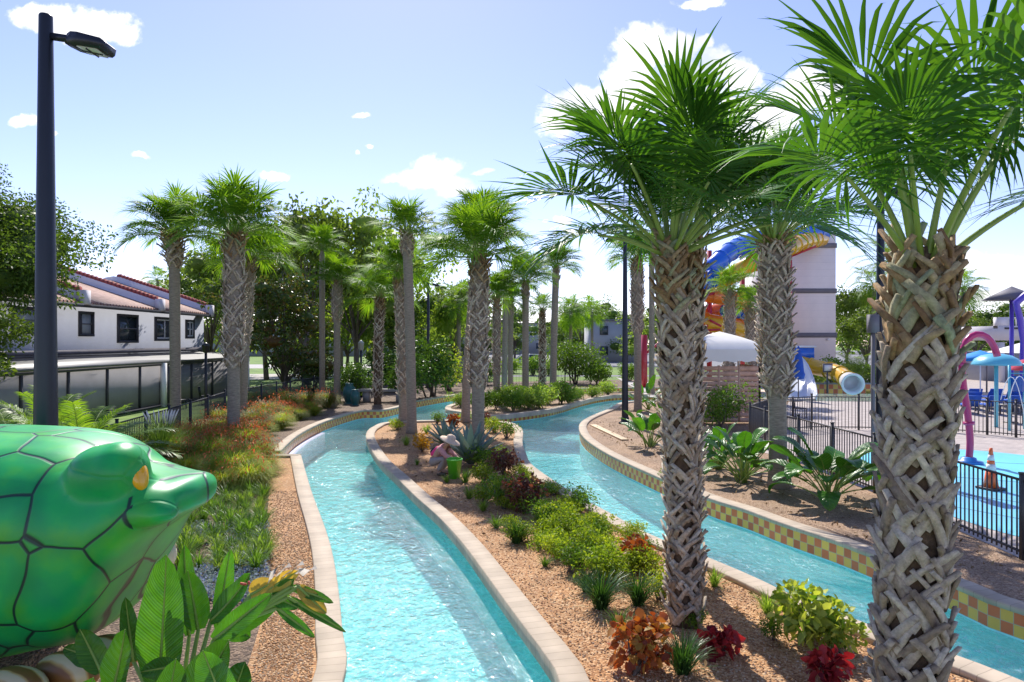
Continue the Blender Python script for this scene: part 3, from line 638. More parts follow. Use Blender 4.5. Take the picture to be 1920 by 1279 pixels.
palm(x, y, 6.55, 0.181, 'palm tree booted only on its top third, right of the slim smooth palm', (4.3, 6.45), 35, 0.85, (0, 0), False, 35, 14, 90, G1, dz=.03, bulge=.4)
x, y = gp(708, 758)
palm(x, y, 5.65, 0.172, 'short crooked palm tree covered in boots in front of the concrete bench', (.3, 5.55), 28, 1.12, (.12, 0), False, 36, 14, 90, G1, dz=.026, bulge=.2)
x, y = gp(772, 812)
palm(x, y, 7.20, 0.172, 'tallest slim grey palm at the tip of the island with the person', (6.3, 7.15), 32, 0.80, (-.18, 0), False, 37, 14, 90, G1, dz=.02, bulge=.2)
x, y = gp(756, 792)
palm(x, y, 6.15, 0.172, 'palm tree half hidden behind the tallest slim island palm with a lower crown', (1.0, 6.05), 40, 0.88, (-.2, .0), False, 38, 14, 90, G1, dz=.03)
x, y = gp(896, 852)
palm(x, y, 5.80, 0.185, 'bushy crowned island palm tree with booted upper trunk beside the blue agave', (1.9, 5.70), 45, 0.98, (.05, 0), False, 39, 14, 90, G1, dz=.018, bsize=1.1, bulge=.25, flare=1.2)
x, y = gp(873, 792)
palm(x, y, 7.75, 0.172, 'smooth palm tree just behind the bushy crowned island palm with a higher crown', (6.0, 7.65), 43, 1.08, (.55, 0), False, 40, 14, 90, G1, dz=.03)
x, y = gp(931, 758)
palm(x, y, 5.55, 0.172, 'booted palm tree on the far island just right of the bushy island palm', (1.5, 5.45), 35, 0.90, (0, 0), False, 41, 14, 90, G1, dz=.03)
x, y = gp(946, 736)
palm(x, y, 6.75, 0.181, 'smooth palm tree at the back of the far island, first of a close pair', None, 32, 0.80, (.1, 0), False, 42, 14, 90, G1)
x, y = gp(957, 732)
palm(x, y, 6.15, 0.172, 'smooth palm tree at the back of the far island, second of a close pair', (5.0, 6.05), 32, 0.78, (.05, 0), False, 43, 14, 90, G1, dz=.04)
x, y = gp(985, 757)
palm(x, y, 6.45, 0.172, 'smooth palm tree with dark round crown in the middle of the far island', (5.5, 6.35), 40, 0.95, (.02, 0), False, 44, 14, 90, G1, dz=.03)
x, y = gp(1017, 733)
palm(x, y, 5.45, 0.189, 'palm tree booted to the ground in front of the parked white SUV', (.2, 5.35), 22, 0.72, (0, 0), False, 45, 14, 90, G1, dz=.035)
x, y = gp(1037, 741)
palm(x, y, 7.85, 0.206, 'tall smooth palm tree left of the big round bush', (7.0, 7.75), 43, 0.95, (.2, 0), False, 46, 14, 90, G1, dz=.03)
x, y = gp(1196, 772)
palm(x, y, 7.15, 0.172, 'slim palm tree right of the black lamp post by the lumber plank', (3.6, 7.05), 35, 0.88, (-.05, 0), False, 47, 14, 90, G1, dz=.025, bulge=.5)
x, y = gp(1222, 740)
palm(x, y, 8.65, 0.172, 'palm tree behind the lamp post palm with its crown against the tall lattice trunk', None, 32, 0.85, (0, 0), False, 48, 14, 90, G1)
x, y = A(1366, 36), 36
palm(x, y, 6.05, 0.224, 'booted palm tree rising behind the white cabana roof in front of the orange slide', (.5, 5.95), 24, 0.85, (.1, 0), False, 50, 14, 90, G1, dz=.03, bulge=.2)
x, y = A(1412, 38), 38
palm(x, y, 5.25, 0.224, 'shorter booted palm tree between the white cabana roof and the slide tower', (.5, 5.15), 24, 0.85, (-.2, 0), False, 51, 14, 90, G1, dz=.03, bulge=.2)
for (px, D, top, cs, lab, n) in [(296, 95, 525, 1.15, 'distant palm tree poking up over the red tiled roof', 2), (376, 105, 548, 1.2, 'distant palm tree at the far end of the tiled roof', 3), (1070, 75, 583, 1.2, 'distant palm tree between the tall smooth palm and the lamp post', 4),
        (1640, 52, 533, 1.0, 'distant palm tree left of the shaded lamp pole by the slide tower', 5), (1806, 70, 540, 1.25, 'distant palm tree right of the huge near palm', 6), (640, 70, 560, 1.2, 'distant palm tree behind the booted river palms', 7), (1110, 95, 585, 1.3, 'distant palm tree behind the lamp post at the parking lot', 8),
        (1700, 48, 600, 1.1, 'distant palm tree low behind the huge near palm trunk', 9), (860, 62, 560, 1.2, 'distant palm tree in the gap left of the bushy island palm', 10)]:
    palm_far(A(px, D), D, ZZ(top, D), .2, lab, cs * 1.1, n, 'palms far beyond the river', bootz=None)
# ---------------------------------------------------------------- trees and shrubs beyond the river
OAKL = leafmat('oak_leaf', (.045, .09, .018), (.15, .24, .045), .45, .45)
OAKY = leafmat('oak_leaf_light', (.07, .12, .02), (.19, .27, .05), .35, .5)
OAKG = leafmat('tree_leaf_grey_green', (.09, .15, .035), (.26, .35, .08), .5, .5)
MAGL = leafmat('magnolia_leaf', (.03, .065, .015), (.11, .16, .035), .25, .3, None, (.15, .08, .028))
GREENL = leafmat('shrub_leaf', (.07, .15, .018), (.19, .32, .04), .38, .45)
DARKL = leafmat('dark_shrub_leaf', (.035, .08, .015), (.10, .19, .03), .3, .4)
YELL = leafmat('yellow_green_leaf', (.18, .28, .02), (.45, .5, .05), .4, .5)
GOLDL = leafmat('golden_croton_leaf', (.38, .22, .02), (.62, .42, .05), .35, .45, (1.4, 1, .3))
COPL = leafmat('copper_leaf', (.20, .055, .03), (.42, .15, .04), .35, .45, (1.5, .8, .3), (.34, .27, .06))
BRONL = leafmat('bronze_leaf', (.07, .028, .03), (.19, .075, .05), .3, .4, (1.4, .8, .5), (.14, .13, .05))
REDL = leafmat('red_leaf', (.13, .012, .02), (.42, .05, .05), .35, .4, (1.4, .5, .4))
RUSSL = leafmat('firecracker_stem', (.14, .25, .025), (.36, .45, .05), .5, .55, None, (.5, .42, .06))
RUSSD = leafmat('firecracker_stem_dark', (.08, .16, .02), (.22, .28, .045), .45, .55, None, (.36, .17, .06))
ORANGE = leafmat('orange_flower', (.68, .14, .04), (.8, .3, .14), .35, .6, (1.2, .7, .5))
WHITEF = leafmat('white_flower', (.7, .66, .6), (.8, .78, .74), .3, .6, (1, 1, .9))
LIRI = leafmat('lily_turf', (.06, .14, .02), (.17, .3, .05), .35, .4)
LIRID = leafmat('lily_turf_dark', (.025, .075, .02), (.07, .16, .04), .3, .35)
LIRIY = leafmat('lily_turf_light', (.13, .24, .035), (.32, .42, .1), .45, .45)
AGAVEL = leafmat('agave_leaf', (.13, .2, .17), (.24, .32, .28), .1, .5, (1, 1.1, .9))
def banmat(name, c1, c2, c3):
    m, nt, N, L, out = newmat(name); tc = N('TexCoord'); g = N('ObjectInfo'); sp = N('SeparateXYZ'); L(tc.outputs['UV'], sp.inputs[0])
    ab = N('Math', operation='SUBTRACT'); L(sp.outputs[0], ab.inputs[0]); ab.inputs[1].default_value = .5; a2 = N('Math', operation='ABSOLUTE'); L(ab.outputs[0], a2.inputs[0])
    ph = N('Math', operation='MULTIPLY_ADD'); L(a2.outputs[0], ph.inputs[0]); ph.inputs[1].default_value = -.35; L(sp.outputs[1], ph.inputs[2]); cb2 = N('CombineXYZ'); L(ph.outputs[0], cb2.inputs[0])
    w = N('TexWave', i_Scale=12.0, i_Distortion=.6, i_Detail=2.0); L(cb2.outputs[0], w.inputs['Vector']); w2 = N('TexWave', i_Scale=3.1, i_Distortion=3.0, i_Detail=3.0); L(cb2.outputs[0], w2.inputs['Vector'])
    n = N('TexNoise', i_Scale=5.0, i_Detail=4.0); L(tc.outputs['Object'], n.inputs['Vector']); r = ramp(N, [(.3, c1), (.6, c2), (.85, c3)]); L(n.outputs['Fac'], r.inputs[0])
    mr = N('MapRange', i_To_Min=.72, i_To_Max=1.15); L(w.outputs['Fac'], mr.inputs['Value']); mo = N('MapRange', i_To_Min=.75, i_To_Max=1.25); L(g.outputs['Random'], mo.inputs['Value']); mm = N('Math', operation='MULTIPLY'); L(mr.outputs[0], mm.inputs[0]); L(mo.outputs[0], mm.inputs[1])
    c = mixc(N, L, 1.0, r.outputs[0], mm.outputs[0], 'MULTIPLY'); b = N('BsdfPrincipled', i_Roughness=.3); L(c, b.inputs['Base Color']); bp = N('Bump', i_Strength=.35, i_Distance=.01); L(w.outputs['Fac'], bp.inputs['Height']); bp2 = N('Bump', i_Strength=.4, i_Distance=.02); L(w2.outputs['Fac'], bp2.inputs['Height']); L(bp.outputs[0], bp2.inputs['Normal']); L(bp2.outputs[0], b.inputs['Normal'])
    t = N('BsdfTranslucent'); L(mixc(N, L, 1.0, c, (1.4, 1.5, .35), 'MULTIPLY'), t.inputs[0]); mx = N('MixShader'); mx.inputs[0].default_value = .3; L(b.outputs[0], mx.inputs[1]); L(t.outputs[0], mx.inputs[2]); L(mx.outputs[0], out.inputs[0]); return m
BANL = banmat('banana_leaf', (.04, .15, .018), (.085, .24, .025), (.16, .31, .04))
BANO = leafmat('old_banana_leaf', (.5, .34, .05), (.6, .45, .1), .35, .5, (1.2, 1, .4))
FERNL = leafmat('date_palm_leaf', (.09, .19, .02), (.24, .36, .05), .42, .4)

OAKS = [oak_mesh('oak', OAKG, 9, 8, 5200, .30, 60, 18, .3), oak_mesh('oak', OAKL, 10, 9, 5600, .32, 61, 18, .28), oak_mesh('oak', OAKY, 8, 7, 4600, .28, 62, 16, .3), oak_mesh('oak', OAKG, 7, 8.5, 5000, .28, 63, 16, .22)]
def tree(x, y, k, sc, label, cat='tree', group=None, rz=0.0, name='broadleaf_tree', src=None, zs=1.0):
    t = thing(name, label, cat, (x, y, 0), rz, group); tr, cr = (src or OAKS)[k % len(src or OAKS)]
    inst('trunk', tr, t, sc=(sc, sc, sc * zs)); inst('crown', cr, t, sc=(sc, sc, sc * zs)); return t
NEAROAK = oak_mesh('oak', OAKL, 9.2, 8.5, 34000, .15, 70, 26, .58)
tree(-19.6, 24.5, 0, 1.0, 'large dark oak tree at the left edge behind the near black lamp post', 'tree', None, .6, 'oak_tree', [NEAROAK], .98)
LOWOAK = oak_mesh('oak', OAKY, 5.0, 5.0, 11000, .14, 71, 14, .5)
tree(-16.4, 19.5, 0, 1.0, 'lower light green oak tree hanging over the lanai roof at the left edge', 'tree', None, 2.0, 'oak_tree', [LOWOAK])
MAG = oak_mesh('magnolia', MAGL, 8.6, 6.2, 9000, .24, 72, 22, .12, .5)
tree(A(533, 41), 41, 0, 1.0, 'dark magnolia tree with rusty leaf undersides behind the iron fence', 'tree', None, 0, 'magnolia_tree', [MAG])
BACK = 'broadleaf trees beyond the river'
for i, (px, D, k, sc, zs, lab) in enumerate([
    (395, 52, 2, 1.25, 1.05, 'grey green tree filling the gap between the house end and the booted palm'),
    (668, 55, 0, 1.42, 1.1, 'grey green tree rising behind the topmost booted palm and the crooked palm'),
    (575, 52, 2, 1.5, 1.12, 'grey green tree right behind the dark magnolia'),
    (735, 62, 3, 1.5, 1.2, 'wide grey green tree directly behind the tallest slim palm'),
    (850, 74, 3, 1.25, 1.1, 'wide grey green tree behind the smooth higher crowned palm'),
    (430, 64, 0, 1.25, 1.0, 'grey green tree behind the house end and the thick booted palm'),
    (500, 58, 2, 1.4, 1.1, 'light green tree behind the top of the dark magnolia'),
    (585, 66, 0, 1.1, 1.0, 'grey green tree between the magnolia and the slim palm, far behind the fence'),
    (650, 72, 3, 1.35, 1.15, 'wide grey green tree behind the crooked palm and the bench'),
    (700, 78, 0, 1.35, 1.08, 'tall airy tree whose top shows above the palms left of the tallest palm'),
    (745, 60, 1, .7, 1.0, 'small dark tree behind the two palms at the island tip'),
    (790, 95, 1, 1.0, .8, 'dark tree at the foot of the grey gabled building'),
    (835, 84, 0, .9, .8, 'grey green tree in front of the grey gabled building'),
    (905, 100, 3, 1.2, .8, 'broad low tree behind the bushy island palm'),
    (965, 120, 1, 1.1, .9, 'dark tree behind the close pair of smooth palms'),
    (1090, 130, 1, 1.2, .9, 'dark tree behind the distant parked cars'),
    (1120, 150, 0, 1.4, 1.0, 'grey green tree above the distant parked cars'),
    (1052, 140, 0, 1.2, .9, 'tree behind the big round bush and the far parking lot'),
    (1160, 110, 1, 1.0, .85, 'dark tree behind the pale wall right of the lamp post'),
    (1235, 90, 3, 1.2, .95, 'wide tree behind the tall lattice trunk and red steel post'),
    (1590, 72, 2, 1.1, 1.0, 'bright green tree just right of the slide tower'),
    (1625, 64, 2, .9, .95, 'bright green tree behind the shaded lamp pole'),
    (1665, 80, 0, 1.2, .9, 'tree behind the trunk of the huge near palm'),
    (1830, 86, 2, 1.1, .72, 'bright green tree above the pink pipe arch'),
    (1875, 100, 1, 1.2, .75, 'dark tree behind the balcony building'),
    (1780, 100, 0, 1.2, .75, 'grey green tree right behind the huge near palm'),
    (1480, 95, 0, 1.0, .9, 'tree hidden mostly behind the slide tower'),
    (140, 110, 0, 1.35, 1.0, 'far tree showing over the red roof beside the near lamp post')]):
    tree(A(px, D), D, k, sc, lab, 'tree', BACK, i * 1.7, zs=zs)
# one distant mass of trees
mass = MB(); rg = np.random.default_rng(5); C = []
for i in range(150):
    a = -1.05 + 2.1 * i / 150; d = rg.uniform(190, 230); r = rg.uniform(5, 9); C.append((d * math.sin(a), d * math.cos(a), rg.uniform(2.5, 6), r, r, rg.uniform(3.5, 6)))
mass.grid(leaves(26000, blob(C), 1.3, .6, 6), 0); o = mass.build('treeline', [OAKL]); tag(o, 'distant mass of dark trees along the horizon', 'trees', None, 'stuff')

# ---- shrubs -------------------------------------------------------
def shrub(px, py, me, sc, label, name='shrub', cat='shrub', group=None, z=0.0):
    x, y = gp(px, py); return tag(inst(name, me, None, (x, y, z), random.uniform(0, 6.28), sc), label, cat, group)
B_ROUND = bush_mesh('round_bush', GREENL, 4200, .16, 3.6, 2.6, 80, .5, 3, 14)
B_DARK = bush_mesh('dark_bush', DARKL, 2200, .2, 2.6, 2.4, 81, .45, 3, 10)
B_GREEN = bush_mesh('green_bush', GREENL, 1500, .11, 1.3, 1.0, 82, .45, 3, 9)
B_GREEN2 = bush_mesh('green_bush', LIRIY, 1500, .11, 1.3, .9, 83, .4, 3, 9)
B_DUR = bush_mesh('yellow_bush', YELL, 1100, .062, .8, .5, 84, .5, 3, 9)
B_DUR2 = bush_mesh('yellow_bush', leafmat('lime_leaf', (.10, .19, .015), (.34, .42, .04), .4, .5), 1300, .06, .9, .5, 85, .5, 3, 10)
B_COP = bush_mesh('copper_bush', COPL, 330, .115, .62, .62, 86, .7, 4, 8)
B_COP2 = bush_mesh('copper_bush', COPL, 300, .10, .55, .5, 87, .65, 4, 7)
B_BRON = bush_mesh('bronze_bush', BRONL, 520, .095, .8, .72, 88, .55, 3, 8)
B_GOLD = bush_mesh('golden_bush', GOLDL, 420, .11, .62, .68, 89, .4, 3, 8)
B_RED = bush_mesh('red_bush', REDL, 120, .13, .45, .3, 90, .6, 4, 5)
B_VAR = bush_mesh('variegated_bush', leafmat('variegated_leaf', (.10, .2, .02), (.55, .58, .12), .4, .45), 430, .13, .85, .62, 91, .55, 4, 8)
B_GRN = bush_mesh('small_green_bush', GREENL, 700, .07, .75, .55, 92, .5, 3, 8)
def russ(name, m, n, seed, fl=420):
    rg = np.random.default_rng(seed)
    def ex(mb, rg):
        f = blob([(0, 0, .62, .62, .62, .34)]); mb.grid(leaves(fl, f, .055, .6, seed, 3, .8, -.3), 1)
    me = tuft_mesh(name, m, n, .95, .011, seed, 1.0, 1.25, 6, ex); me.materials[1] = ORANGE; return me
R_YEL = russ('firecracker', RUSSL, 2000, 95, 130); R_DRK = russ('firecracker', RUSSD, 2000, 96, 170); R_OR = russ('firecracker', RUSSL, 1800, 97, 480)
T_LIRI = [tuft_mesh('lily_turf', LIRI, 95, .42, .016, 100 + i) for i in range(2)]
T_DARK = [tuft_mesh('lily_turf', LIRID, 240, .46, .014, 104 + i) for i in range(2)]
T_LITE = [tuft_mesh('lily_turf', LIRIY, 110, .36, .014, 107 + i) for i in range(2)]
def plume(mb, rg):
    for i in range(14):
        a = rg.uniform(0, 6.28); r = rg.uniform(.25, .5); p0 = np.array([r * .6 * math.cos(a), r * .6 * math.sin(a), .95]); p1 = p0 * [1.5, 1.5, 1] + [0, 0, .34]
        mb.tube([p0, (p0 + p1) / 2 + [0, 0, .03], p1], [.012, .022, .004], 5, 1)
T_FOUNT = tuft_mesh('fountain_grass', LIRIY, 700, 1.35, .014, 110, .8, .75, 6, plume)

# island, from the near end to the tip
shrub(1188, 1262, B_COP, 1.05, 'copperleaf shrub with orange brown leaves nearest the camera on the island')
shrub(1192, 1062, B_COP2, 1.0, 'copperleaf shrub with red orange leaves beside the left of the lattice trunked palm')
shrub(1280, 1262, T_DARK[0], .95, 'dark green tuft at the lattice palm foot, right of the nearest copperleaf', 'lily_turf', 'grass tuft')
shrub(1126, 1140, T_DARK[1], 1.15, 'large dark green lily turf tuft left of the lattice palm, near the coping', 'lily_turf', 'grass tuft')
shrub(1196, 1134, T_DARK[0], 1.0, 'dark green lily turf tuft touching the left of the lattice palm trunk', 'lily_turf', 'grass tuft')
shrub(1160, 1186, T_LIRI[0], .75, 'small thin lily turf tuft right above the orange brown copperleaf', 'lily_turf', 'grass tuft')
shrub(1022, 1062, T_LIRI[1], .5, 'tiny lily turf tuft standing alone on gravel next to the curved coping', 'lily_turf', 'grass tuft')
shrub(1350, 1225, B_RED, .95, 'dark red leaved plant on gravel right of the lattice palm foot', 'red_leaf_plant', 'plant')
shrub(1560, 1288, B_RED, 1.0, 'bright red leaved plant at the bottom edge left of the huge palm', 'red_leaf_plant', 'plant')
shrub(1515, 1200, B_VAR, 1.05, 'yellow and green variegated shrub beside the right channel coping', 'variegated_shrub')
shrub(1570, 1225, B_VAR, .7, 'smaller variegated shrub against the left of the huge near trunk', 'variegated_shrub')
shrub(1440, 1150, T_LITE[0], .9, 'light green grassy tuft between the lattice palm and variegated shrub', 'lily_turf', 'grass tuft')
shrub(1450, 1200, B_GRN, .45, 'small green weed left of the variegated shrub', 'green_weed', 'plant')
shrub(1300, 1178, B_GRN, .4, 'small green weed growing at the foot of the lattice trunked palm', 'green_weed', 'plant')
shrub(1340, 1100, T_LITE[1], .8, 'light grassy tuft hiding behind the right of the lattice palm trunk', 'lily_turf', 'grass tuft')
YG = 'yellow green ground shrubs on the island'
for (px, py, me, sc, lab) in [
    (1236, 1125, B_DUR, .85, 'yellow green shrub behind the red orange copperleaf and against the lattice trunk'),
    (1225, 1080, B_DUR, .8, 'yellow green shrub squeezed between red orange copperleaf and lattice trunk'),
    (1128, 1082, B_DUR2, .95, 'lime shrub above the largest dark lily turf tuft'),
    (1100, 1040, B_DUR2, 1.0, 'lime shrub in the middle of the island left of the red orange copperleaf'),
    (1064, 1012, B_DUR2, 1.0, 'lime shrub in a dense island patch near the bronze shrubs'),
    (1118, 1005, B_DUR, .95, 'yellow shrub against the right coping above the red orange copperleaf'),
    (1085, 965, B_GRN, 1.0, 'leafy green shrub overhanging the right coping half way along the island'),
    (1048, 985, B_DUR, .9, 'yellow shrub just below the green shrub that overhangs the coping'),
    (945, 950, B_GRN, 1.15, 'fresh green shrub left of the two bronze shrubs'),
    (905, 905, B_DUR2, .9, 'lime shrub right beside the green bucket'),
    (900, 880, B_GRN, 1.1, 'upright green shrub between the big agave and the bronze shrub'),
    (985, 925, B_DUR2, .9, 'lime shrub at the right coping behind the bronze shrubs'),
    (930, 870, B_DUR2, 1.0, 'lime shrub right of the smooth foot of the bushy island palm'),
    (950, 822, B_GRN, 1.1, 'dark lime shrub at the right corner of the island tip'),
    (928, 812, B_DUR, 1.2, 'upright yellow shrub right behind the bushy island palm'),
    (746, 806, B_DUR, .9, 'bright yellow shrub left of the tallest slim palm foot'),
    (762, 835, T_LITE[0], 1.1, 'grassy tuft directly below the tallest slim palm'),
    (800, 812, T_LITE[1], 1.1, 'grassy tuft right of the tallest slim palm'),
    (820, 795, B_GRN, .9, 'green shrub at the back edge of the island tip'),
    (850, 800, B_COP2, 1.1, 'reddish shrub behind the small agave at the island tip'),
    (868, 790, B_DUR, .9, 'yellow shrub at the foot of the smooth palm with a higher crown')]:
    shrub(px, py, me, sc, lab, 'ground_shrub', 'shrub', YG)
shrub(792, 848, B_GOLD, .95, 'golden yellow croton shrub left of the person', 'croton')
shrub(945, 896, B_BRON, 1.05, 'bronze leaved shrub nearer the agave of two bronze shrubs', 'bronze_shrub')
shrub(990, 962, B_BRON, 1.15, 'bronze leaved shrub nearer the camera of two bronze shrubs', 'bronze_shrub')
shrub(905, 800, B_BRON, .8, 'dark bronze shrub behind the bushy island palm foot', 'bronze_shrub')
IT = 'lily turf tufts on the island'
for (px, py, me, sc, lab) in [(968, 1018, T_DARK[1], .95, 'dark lily turf tuft at the left coping side below the nearer bronze shrub'), (1018, 994, T_DARK[0], 1.0, 'dark lily turf tuft right below the nearer bronze shrub'), (1046, 1040, T_LITE[0], 1.0, 'light lily turf tuft left of the big lime patch'),
    (1080, 1062, T_DARK[0], .7, 'small dark lily turf tuft below the big lime patch'), (880, 935, T_LITE[1], .9, 'light lily turf tuft below the green bucket near the coping'), (906, 958, T_LITE[0], .8, 'light lily turf tuft at the coping left of the fresh green shrub'),
    (872, 905, T_LIRI[0], .9, 'lily turf tuft in front of the green bucket'), (1100, 1110, T_DARK[1], .7, 'dark lily turf tuft just left above the largest dark tuft'), (838, 905, T_LIRI[1], .6, 'sparse lily turf tuft by the coping in front of the person'), (782, 872, T_LIRI[0], .5, 'sparse tuft at the coping below the golden croton'),
    (930, 990, T_LIRI[1], .7, 'sparse tuft near the coping right of the light tufts'), (1010, 1025, T_LITE[1], .7, 'light tuft between two dark tufts on the island')]:
    shrub(px, py, me, sc, lab, 'lily_turf', 'grass tuft', IT)
IG = 'low lime shrubs filling the island bed'
rg = np.random.default_rng(81); cnt = 0; got = []
SL = np.array([P(a, b)[:2] for a, b in [(945, 905), (905, 945), (965, 1010), (1035, 1060), (1085, 1100), (1210, 1090), (1215, 1030), (1130, 985), (1060, 945), (985, 890)]])
while len(got) < 34 and cnt < 5000:
    cnt += 1; q = rg.uniform(SL.min(0), SL.max(0))
    if inpoly(q[:1], q[1:], SL)[0] and all((q[0] - a) ** 2 + (q[1] - b) ** 2 > .16 for a, b in got):
        got.append(tuple(q)); tag(inst('ground_shrub', [B_GRN, B_DUR2, B_DUR, B_DUR2][len(got) % 4], None, (q[0], q[1], 0), rg.uniform(0, 6), rg.uniform(.55, .85)), 'low lime green shrub in the dense strip of planting along the middle of the island', 'shrub', IG)
def agave(px, py, sc, label):
    x, y = gp(px, py); rg = np.random.default_rng(int(px)); mb = MB(); arr = []
    for i in range(30):
        az = i * 2.4; e = math.radians(84 - 62 * (i / 30) ** .8); L = rg.uniform(.75, 1.0); p = np.array([.03 * math.cos(az), .03 * math.sin(az), .02]); h = np.array([math.cos(az), math.sin(az), 0]); s = np.array([-math.sin(az), math.cos(az), 0]); g = []
        for k in range(7):
            t = k / 6; w = .075 * (1 - t) ** .55 * (1 + .5 * math.sin(PI * t)) + .001; n_ = np.cross(h * math.cos(e) + np.array([0, 0, math.sin(e)]), s)
            n_ = n_ * (-1 if n_[2] > 0 else 1); g.append([p - s * w - n_ * w * .45, p, p + s * w - n_ * w * .45]); p = p + (h * math.cos(e) + np.array([0, 0, math.sin(e)])) * L / 6; e -= .035
        arr.append(g)
    mb.grid(np.array(arr), 0); o = mb.build('agave', AGAVEL, loc=(x, y, 0)); o.scale = (sc,) * 3; return tag(o, label, 'agave')
agave(836, 838, 1.0, 'blue grey agave behind the person, left of the two'); agave(882, 872, 1.35, 'larger blue grey agave touching the bushy palm foot, right of the person')

# left bank
FG = 'orange flowering firecracker plants on the left bank'
for (px, py, me, sc, lab) in [
    (436, 905, R_YEL, 1.15, 'yellow green firecracker plant nearest the gravel strip and the green head'),
    (395, 872, R_YEL, 1.05, 'yellow green firecracker plant right behind the green snout'),
    (478, 880, R_OR, 1.05, 'firecracker plant covered in orange flowers beside the stone edging corner'),
    (462, 845, R_OR, 1.0, 'firecracker plant with orange flowers right of the thick booted palm foot'),
    (405, 830, R_OR, .95, 'firecracker plant with orange flowers left of the thick booted palm foot'),
    (358, 838, R_YEL, 1.0, 'yellow green firecracker plant right of the fountain grass'),
    (300, 862, R_YEL, .9, 'yellow green firecracker plant in front of the fountain grass'),
    (260, 850, R_YEL, .9, 'yellow green firecracker plant along the fence left of the fountain grass'),
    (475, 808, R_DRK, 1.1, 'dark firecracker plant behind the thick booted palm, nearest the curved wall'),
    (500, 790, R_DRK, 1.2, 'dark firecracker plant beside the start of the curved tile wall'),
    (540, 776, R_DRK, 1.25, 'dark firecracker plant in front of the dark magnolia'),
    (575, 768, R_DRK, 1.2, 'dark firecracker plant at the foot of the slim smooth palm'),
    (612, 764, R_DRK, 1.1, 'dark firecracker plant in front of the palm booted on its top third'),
    (520, 760, R_YEL, 1.2, 'yellow firecracker plant along the fence before the magnolia'),
    (480, 762, R_YEL, 1.1, 'yellow firecracker plant along the fence behind the thick booted palm'),
    (410, 800, R_DRK, 1.0, 'dark firecracker plant between the fence and the thick booted palm')]:
    shrub(px, py, me, sc, lab, 'firecracker_plant', 'flowering shrub', FG)
FM = 'massed firecracker plants filling the left bank'
rg = np.random.default_rng(51); got = []; cnt = 0
FP = np.array([P(a, b)[:2] for a, b in [(255, 880), (330, 905), (430, 935), (500, 915), (508, 862), (490, 835), (505, 815), (600, 775), (560, 770), (455, 790), (380, 815), (250, 850)]])
while len(got) < 40 and cnt < 8000:
    cnt += 1; q = rg.uniform(FP.min(0), FP.max(0))
    if inpoly(q[:1], q[1:], FP)[0] and all((q[0] - a) ** 2 + (q[1] - b) ** 2 > .3 for a, b in got):
        got.append(tuple(q)); tag(inst('firecracker_plant', [R_YEL, R_DRK, R_OR, R_YEL][len(got) % 4], None, (q[0], q[1], 0), rg.uniform(0, 6), rg.uniform(.6, .95)), 'feathery firecracker plant massed between the iron fence and the gravel strip on the left bank', 'flowering shrub', FM)
shrub(302, 868, T_FOUNT, 1.1, 'tall fountain grass with white plumes in front of the black fence', 'fountain_grass', 'grass')
LG = 'lily turf tufts in the left bed'
rg = np.random.default_rng(12); n_ = 0; pts = []
while len(pts) < 70:
    px, py = rg.uniform(330, 500), rg.uniform(915, 1075); x, y = gp(px, py)
    if px > 500 - max(0, 960 - py) * .2 or (px < 410 and py < 940): continue
    if all((x - a) ** 2 + (y - b) ** 2 > .06 for a, b in pts):
        pts.append((x, y)); me = [T_LIRI[0], T_LIRI[1], T_LITE[0], T_LITE[1]][len(pts) % 4]
        tag(inst('lily_turf', me, None, (x, y, 0), rg.uniform(0, 6), rg.uniform(.7, 1.1)), 'loose lily turf tuft in dark soil between the green head and the gravel strip', 'grass tuft', LG)
    n_ += 1
    if n_ > 4000: break
BLUEF = leafmat('blue_daze_leaf', (.2, .26, .22), (.36, .4, .38), .3, .6, (1, 1.1, 1), (.3, .32, .6))
gc = MB(); rg = np.random.default_rng(33)
pq = np.array([P(a, b)[:2] for a, b in zip(rg.uniform(345, 505, 6000), rg.uniform(985, 1130, 6000))]); xs, ys = pq[:, 0], pq[:, 1]; base = np.stack([xs, ys, rg.uniform(.01, .12, 6000)], 1)
keep = np.sin(xs * 3 + 1) + np.sin(ys * 2.3) + rg.normal(0, .5, 6000) > -.3; base = base[keep]
gc.grid(leaves(len(base), lambda r, n: (base, nrm(r.normal(0, 1, (n, 3)) + [0, 0, 1.])), .06, .5, 9), 0)
o = gc.build('ground_cover', BLUEF); tag(o, 'grey green ground cover with small blue flowers beside the green head', 'ground cover', None, 'stuff')
# feather palm clumps behind the green head
FEA = [feather_mesh('frond', FERNL, math.radians(a), 1.75, 44, .42, 120 + i) for i, a in enumerate((82, 68, 52, 36, 20, 5))]
def date_palm(px, D, sc, label, n=26, h=.7, seed=0, src=None):
    t = thing('date_palm', label, 'palm tree', (A(px, D), D, 0)); mb = MB(); mb.tube([(0, 0, -.05), (0, 0, h * .6), (0, 0, h)], [.12, .11, .09], 9, 0); mb.build('trunk', CORE, t); rg = np.random.default_rng(seed); src = src or FEA
    for i in range(n): inst('frond', src[min(5, int(6 * (i / n) ** .9))], t, (0, 0, h - .05), i * 2.4 + rg.normal(0, .2), sc * rg.uniform(.85, 1.1))
    return t
date_palm(30, 12.5, 1.0, 'feathery yellow green date palm at the left edge behind the near lamp post', seed=1, h=.5)
date_palm(150, 14.0, 1.1, 'feathery yellow green date palm right of the near lamp post by the fence', seed=2, h=.6)
date_palm(95, 15.5, 1.0, 'feathery yellow green date palm directly behind the near lamp post', seed=3, h=.9)
date_palm(200, 13.2, .8, 'small feathery date palm beside the start of the black fence', seed=4, h=.3)
DKF = [feather_mesh('frond', OAKG, math.radians(a), 2.1, 30, .42, 130 + i, 1.3) for i, a in enumerate((80, 65, 50, 34, 18, 2))]
